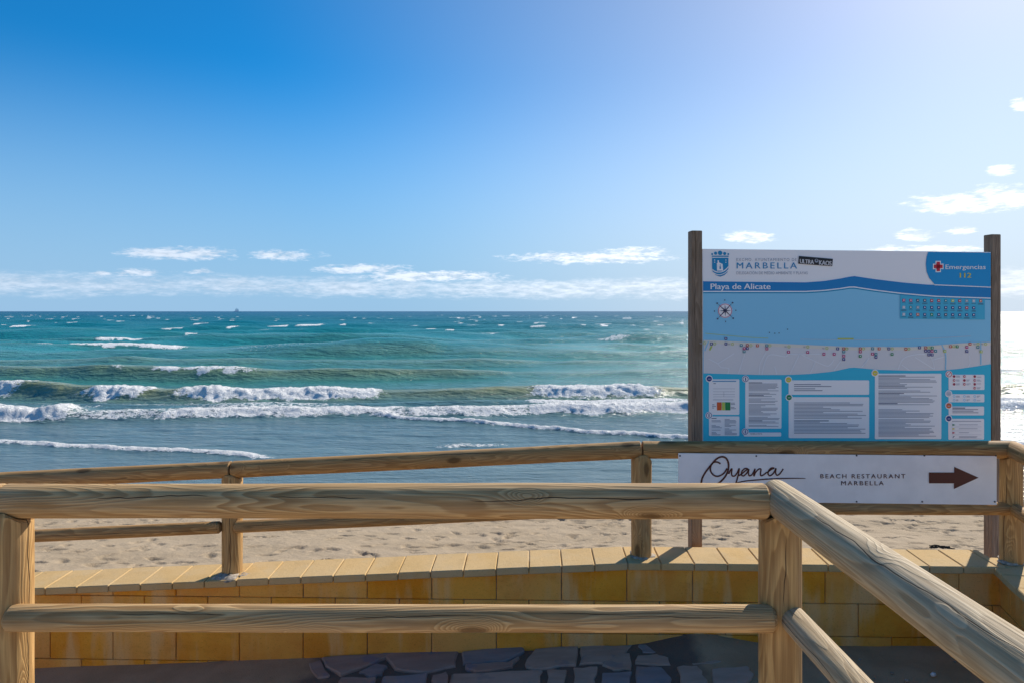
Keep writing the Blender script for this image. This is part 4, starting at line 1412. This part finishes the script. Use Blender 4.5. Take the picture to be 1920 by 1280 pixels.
# ------------------------------------------------------------ small things
M['weed'] = plain('dry_seaweed', (0.055, 0.042, 0.03), 0.9, 0.1, 0.3, 60)


def weed(px, py, wd, label, seed):
    # stands on the sand where the sight line meets it
    t_ = 5.5
    while t_ < 14 and EYE + (HOR - py) / F * t_ > sand_z((px - 960) / F * t_, t_):
        t_ += 0.03
    x_, y_ = (px - 960) / F * t_, t_
    z_ = sand_z(x_, y_)
    o = empty('seaweed_clump', (x_, y_, z_))
    tag(o, label, 'seaweed', 'dry seaweed on the beach')
    rr = random.Random(seed)
    V, Fc = [], []
    for _ in range(46):
        a = rr.uniform(0, 6.28)
        r_ = wd * rr.random() ** 0.7
        cx, cy = r_ * math.cos(a), 0.5 * r_ * math.sin(a)
        L_, hd, hh_ = rr.uniform(.04, .13), rr.uniform(0, 6.28), rr.uniform(.002, .022)
        n = len(V)
        for k_ in range(4):
            t2 = k_ / 3
            bx_, by_ = cx + math.cos(hd + t2) * L_ * (t2 - .5), cy + math.sin(hd + t2) * L_ * (t2 - .5)
            zz = hh_ * math.sin(math.pi * t2) + 0.006
            V += [(bx_, by_, zz - 0.008), (bx_ + 0.006, by_ + 0.010, zz + 0.002)]
        for k_ in range(3):
            q = n + 2 * k_
            Fc.append((q, q + 1, q + 3, q + 2))
    mesh_obj('fronds', V, Fc, M['weed'], o)


weed(607, 1054, 0.17, 'small dark seaweed clump on the sand left of centre', 3)
weed(1765, 1027, 0.13, 'dark seaweed clump on the sand below the white board', 4)

lit = blob('paper_scrap', 0, 0, 0.012, 0.016, 0.011, 0.012, plain('white_paper', (0.8, 0.8, 0.78), 0.8), None, Vector((0, 0, 0)), 12, 9, 4)
lx_, ly_ = floor_pt(1750, 1268)
lit.location = (lx_, ly_, floor_z(lx_) + 0.002)
tag(lit, 'tiny white scrap lying on the dark ramp floor', 'litter')
for i, (px_, py_, r_) in enumerate(((1672, 1262, .009), (1612, 1236, .007), (1790, 1240, .008), (1700, 1276, .011), (1640, 1272, .006), (1560, 1240, .007))):
    x_, y_ = floor_pt(px_, py_)
    pb = blob('pebble', 0, 0, r_ * .4, r_ * 1.2, r_, r_ * .7, M['cement'] if i % 2 else M['mortar'], ramp, Vector((0, 0, 0)), 40 + i, 8, 4)
    pb.location = (x_, y_, floor_z(x_))

# distant sailing ship on the horizon
M['ship'] = plain('hazed_ship', (0.80, 0.82, 0.85), 0.8, 0.1)  # hull and masts paled, distance haze put into the colour
M['sail'] = plain('sail_cloth', (0.85, 0.86, 0.88), 0.9, 0.1)
sh_y = 6500.0
sh_x = (444 - 960) / F * sh_y
ship = empty('sailing_ship', (sh_x, sh_y, SEA))
tag(ship, 'tiny pale sailing ship far off on the horizon', 'ship')
V = [(-20, -3, 0), (18, -3, 0), (24, 0, 5), (18, 3, 0), (-20, 3, 0), (-23, -3.5, 6), (20, -3.5, 5), (20, 3.5, 5), (-23, 3.5, 6)]
mesh_obj('hull', V, [(0, 1, 6, 5), (1, 2, 6), (1, 3, 2), (3, 7, 2), (3, 4, 8, 7), (4, 0, 5, 8), (5, 6, 2, 7, 8), (0, 4, 3, 1)], M['ship'], ship)
for mx_, mh in ((-11, 27), (1, 36), (12, 29)):
    V, Fc = [], []
    add_box(V, Fc, (mx_ - .5, -.5, 5), (mx_ + .5, .5, mh))
    mesh_obj('mast', V, Fc, M['ship'], ship)
    for lv in range(3):
        z0 = 7 + (mh - 8) * lv / 3
        z1 = z0 + (mh - 8) / 3 - 0.6
        hw0, hw1 = 6.0 - lv * 1.3, 5.0 - lv * 1.3
        V = [(mx_ - hw0, -1, z0), (mx_ + hw0, -1, z0), (mx_ + hw1, -1, z1), (mx_ - hw1, -1, z1), (mx_, -2.6, (z0 + z1) / 2)]
        mesh_obj('sail', V, [(0, 1, 4), (1, 2, 4), (2, 3, 4), (3, 0, 4)], M['sail'], ship)
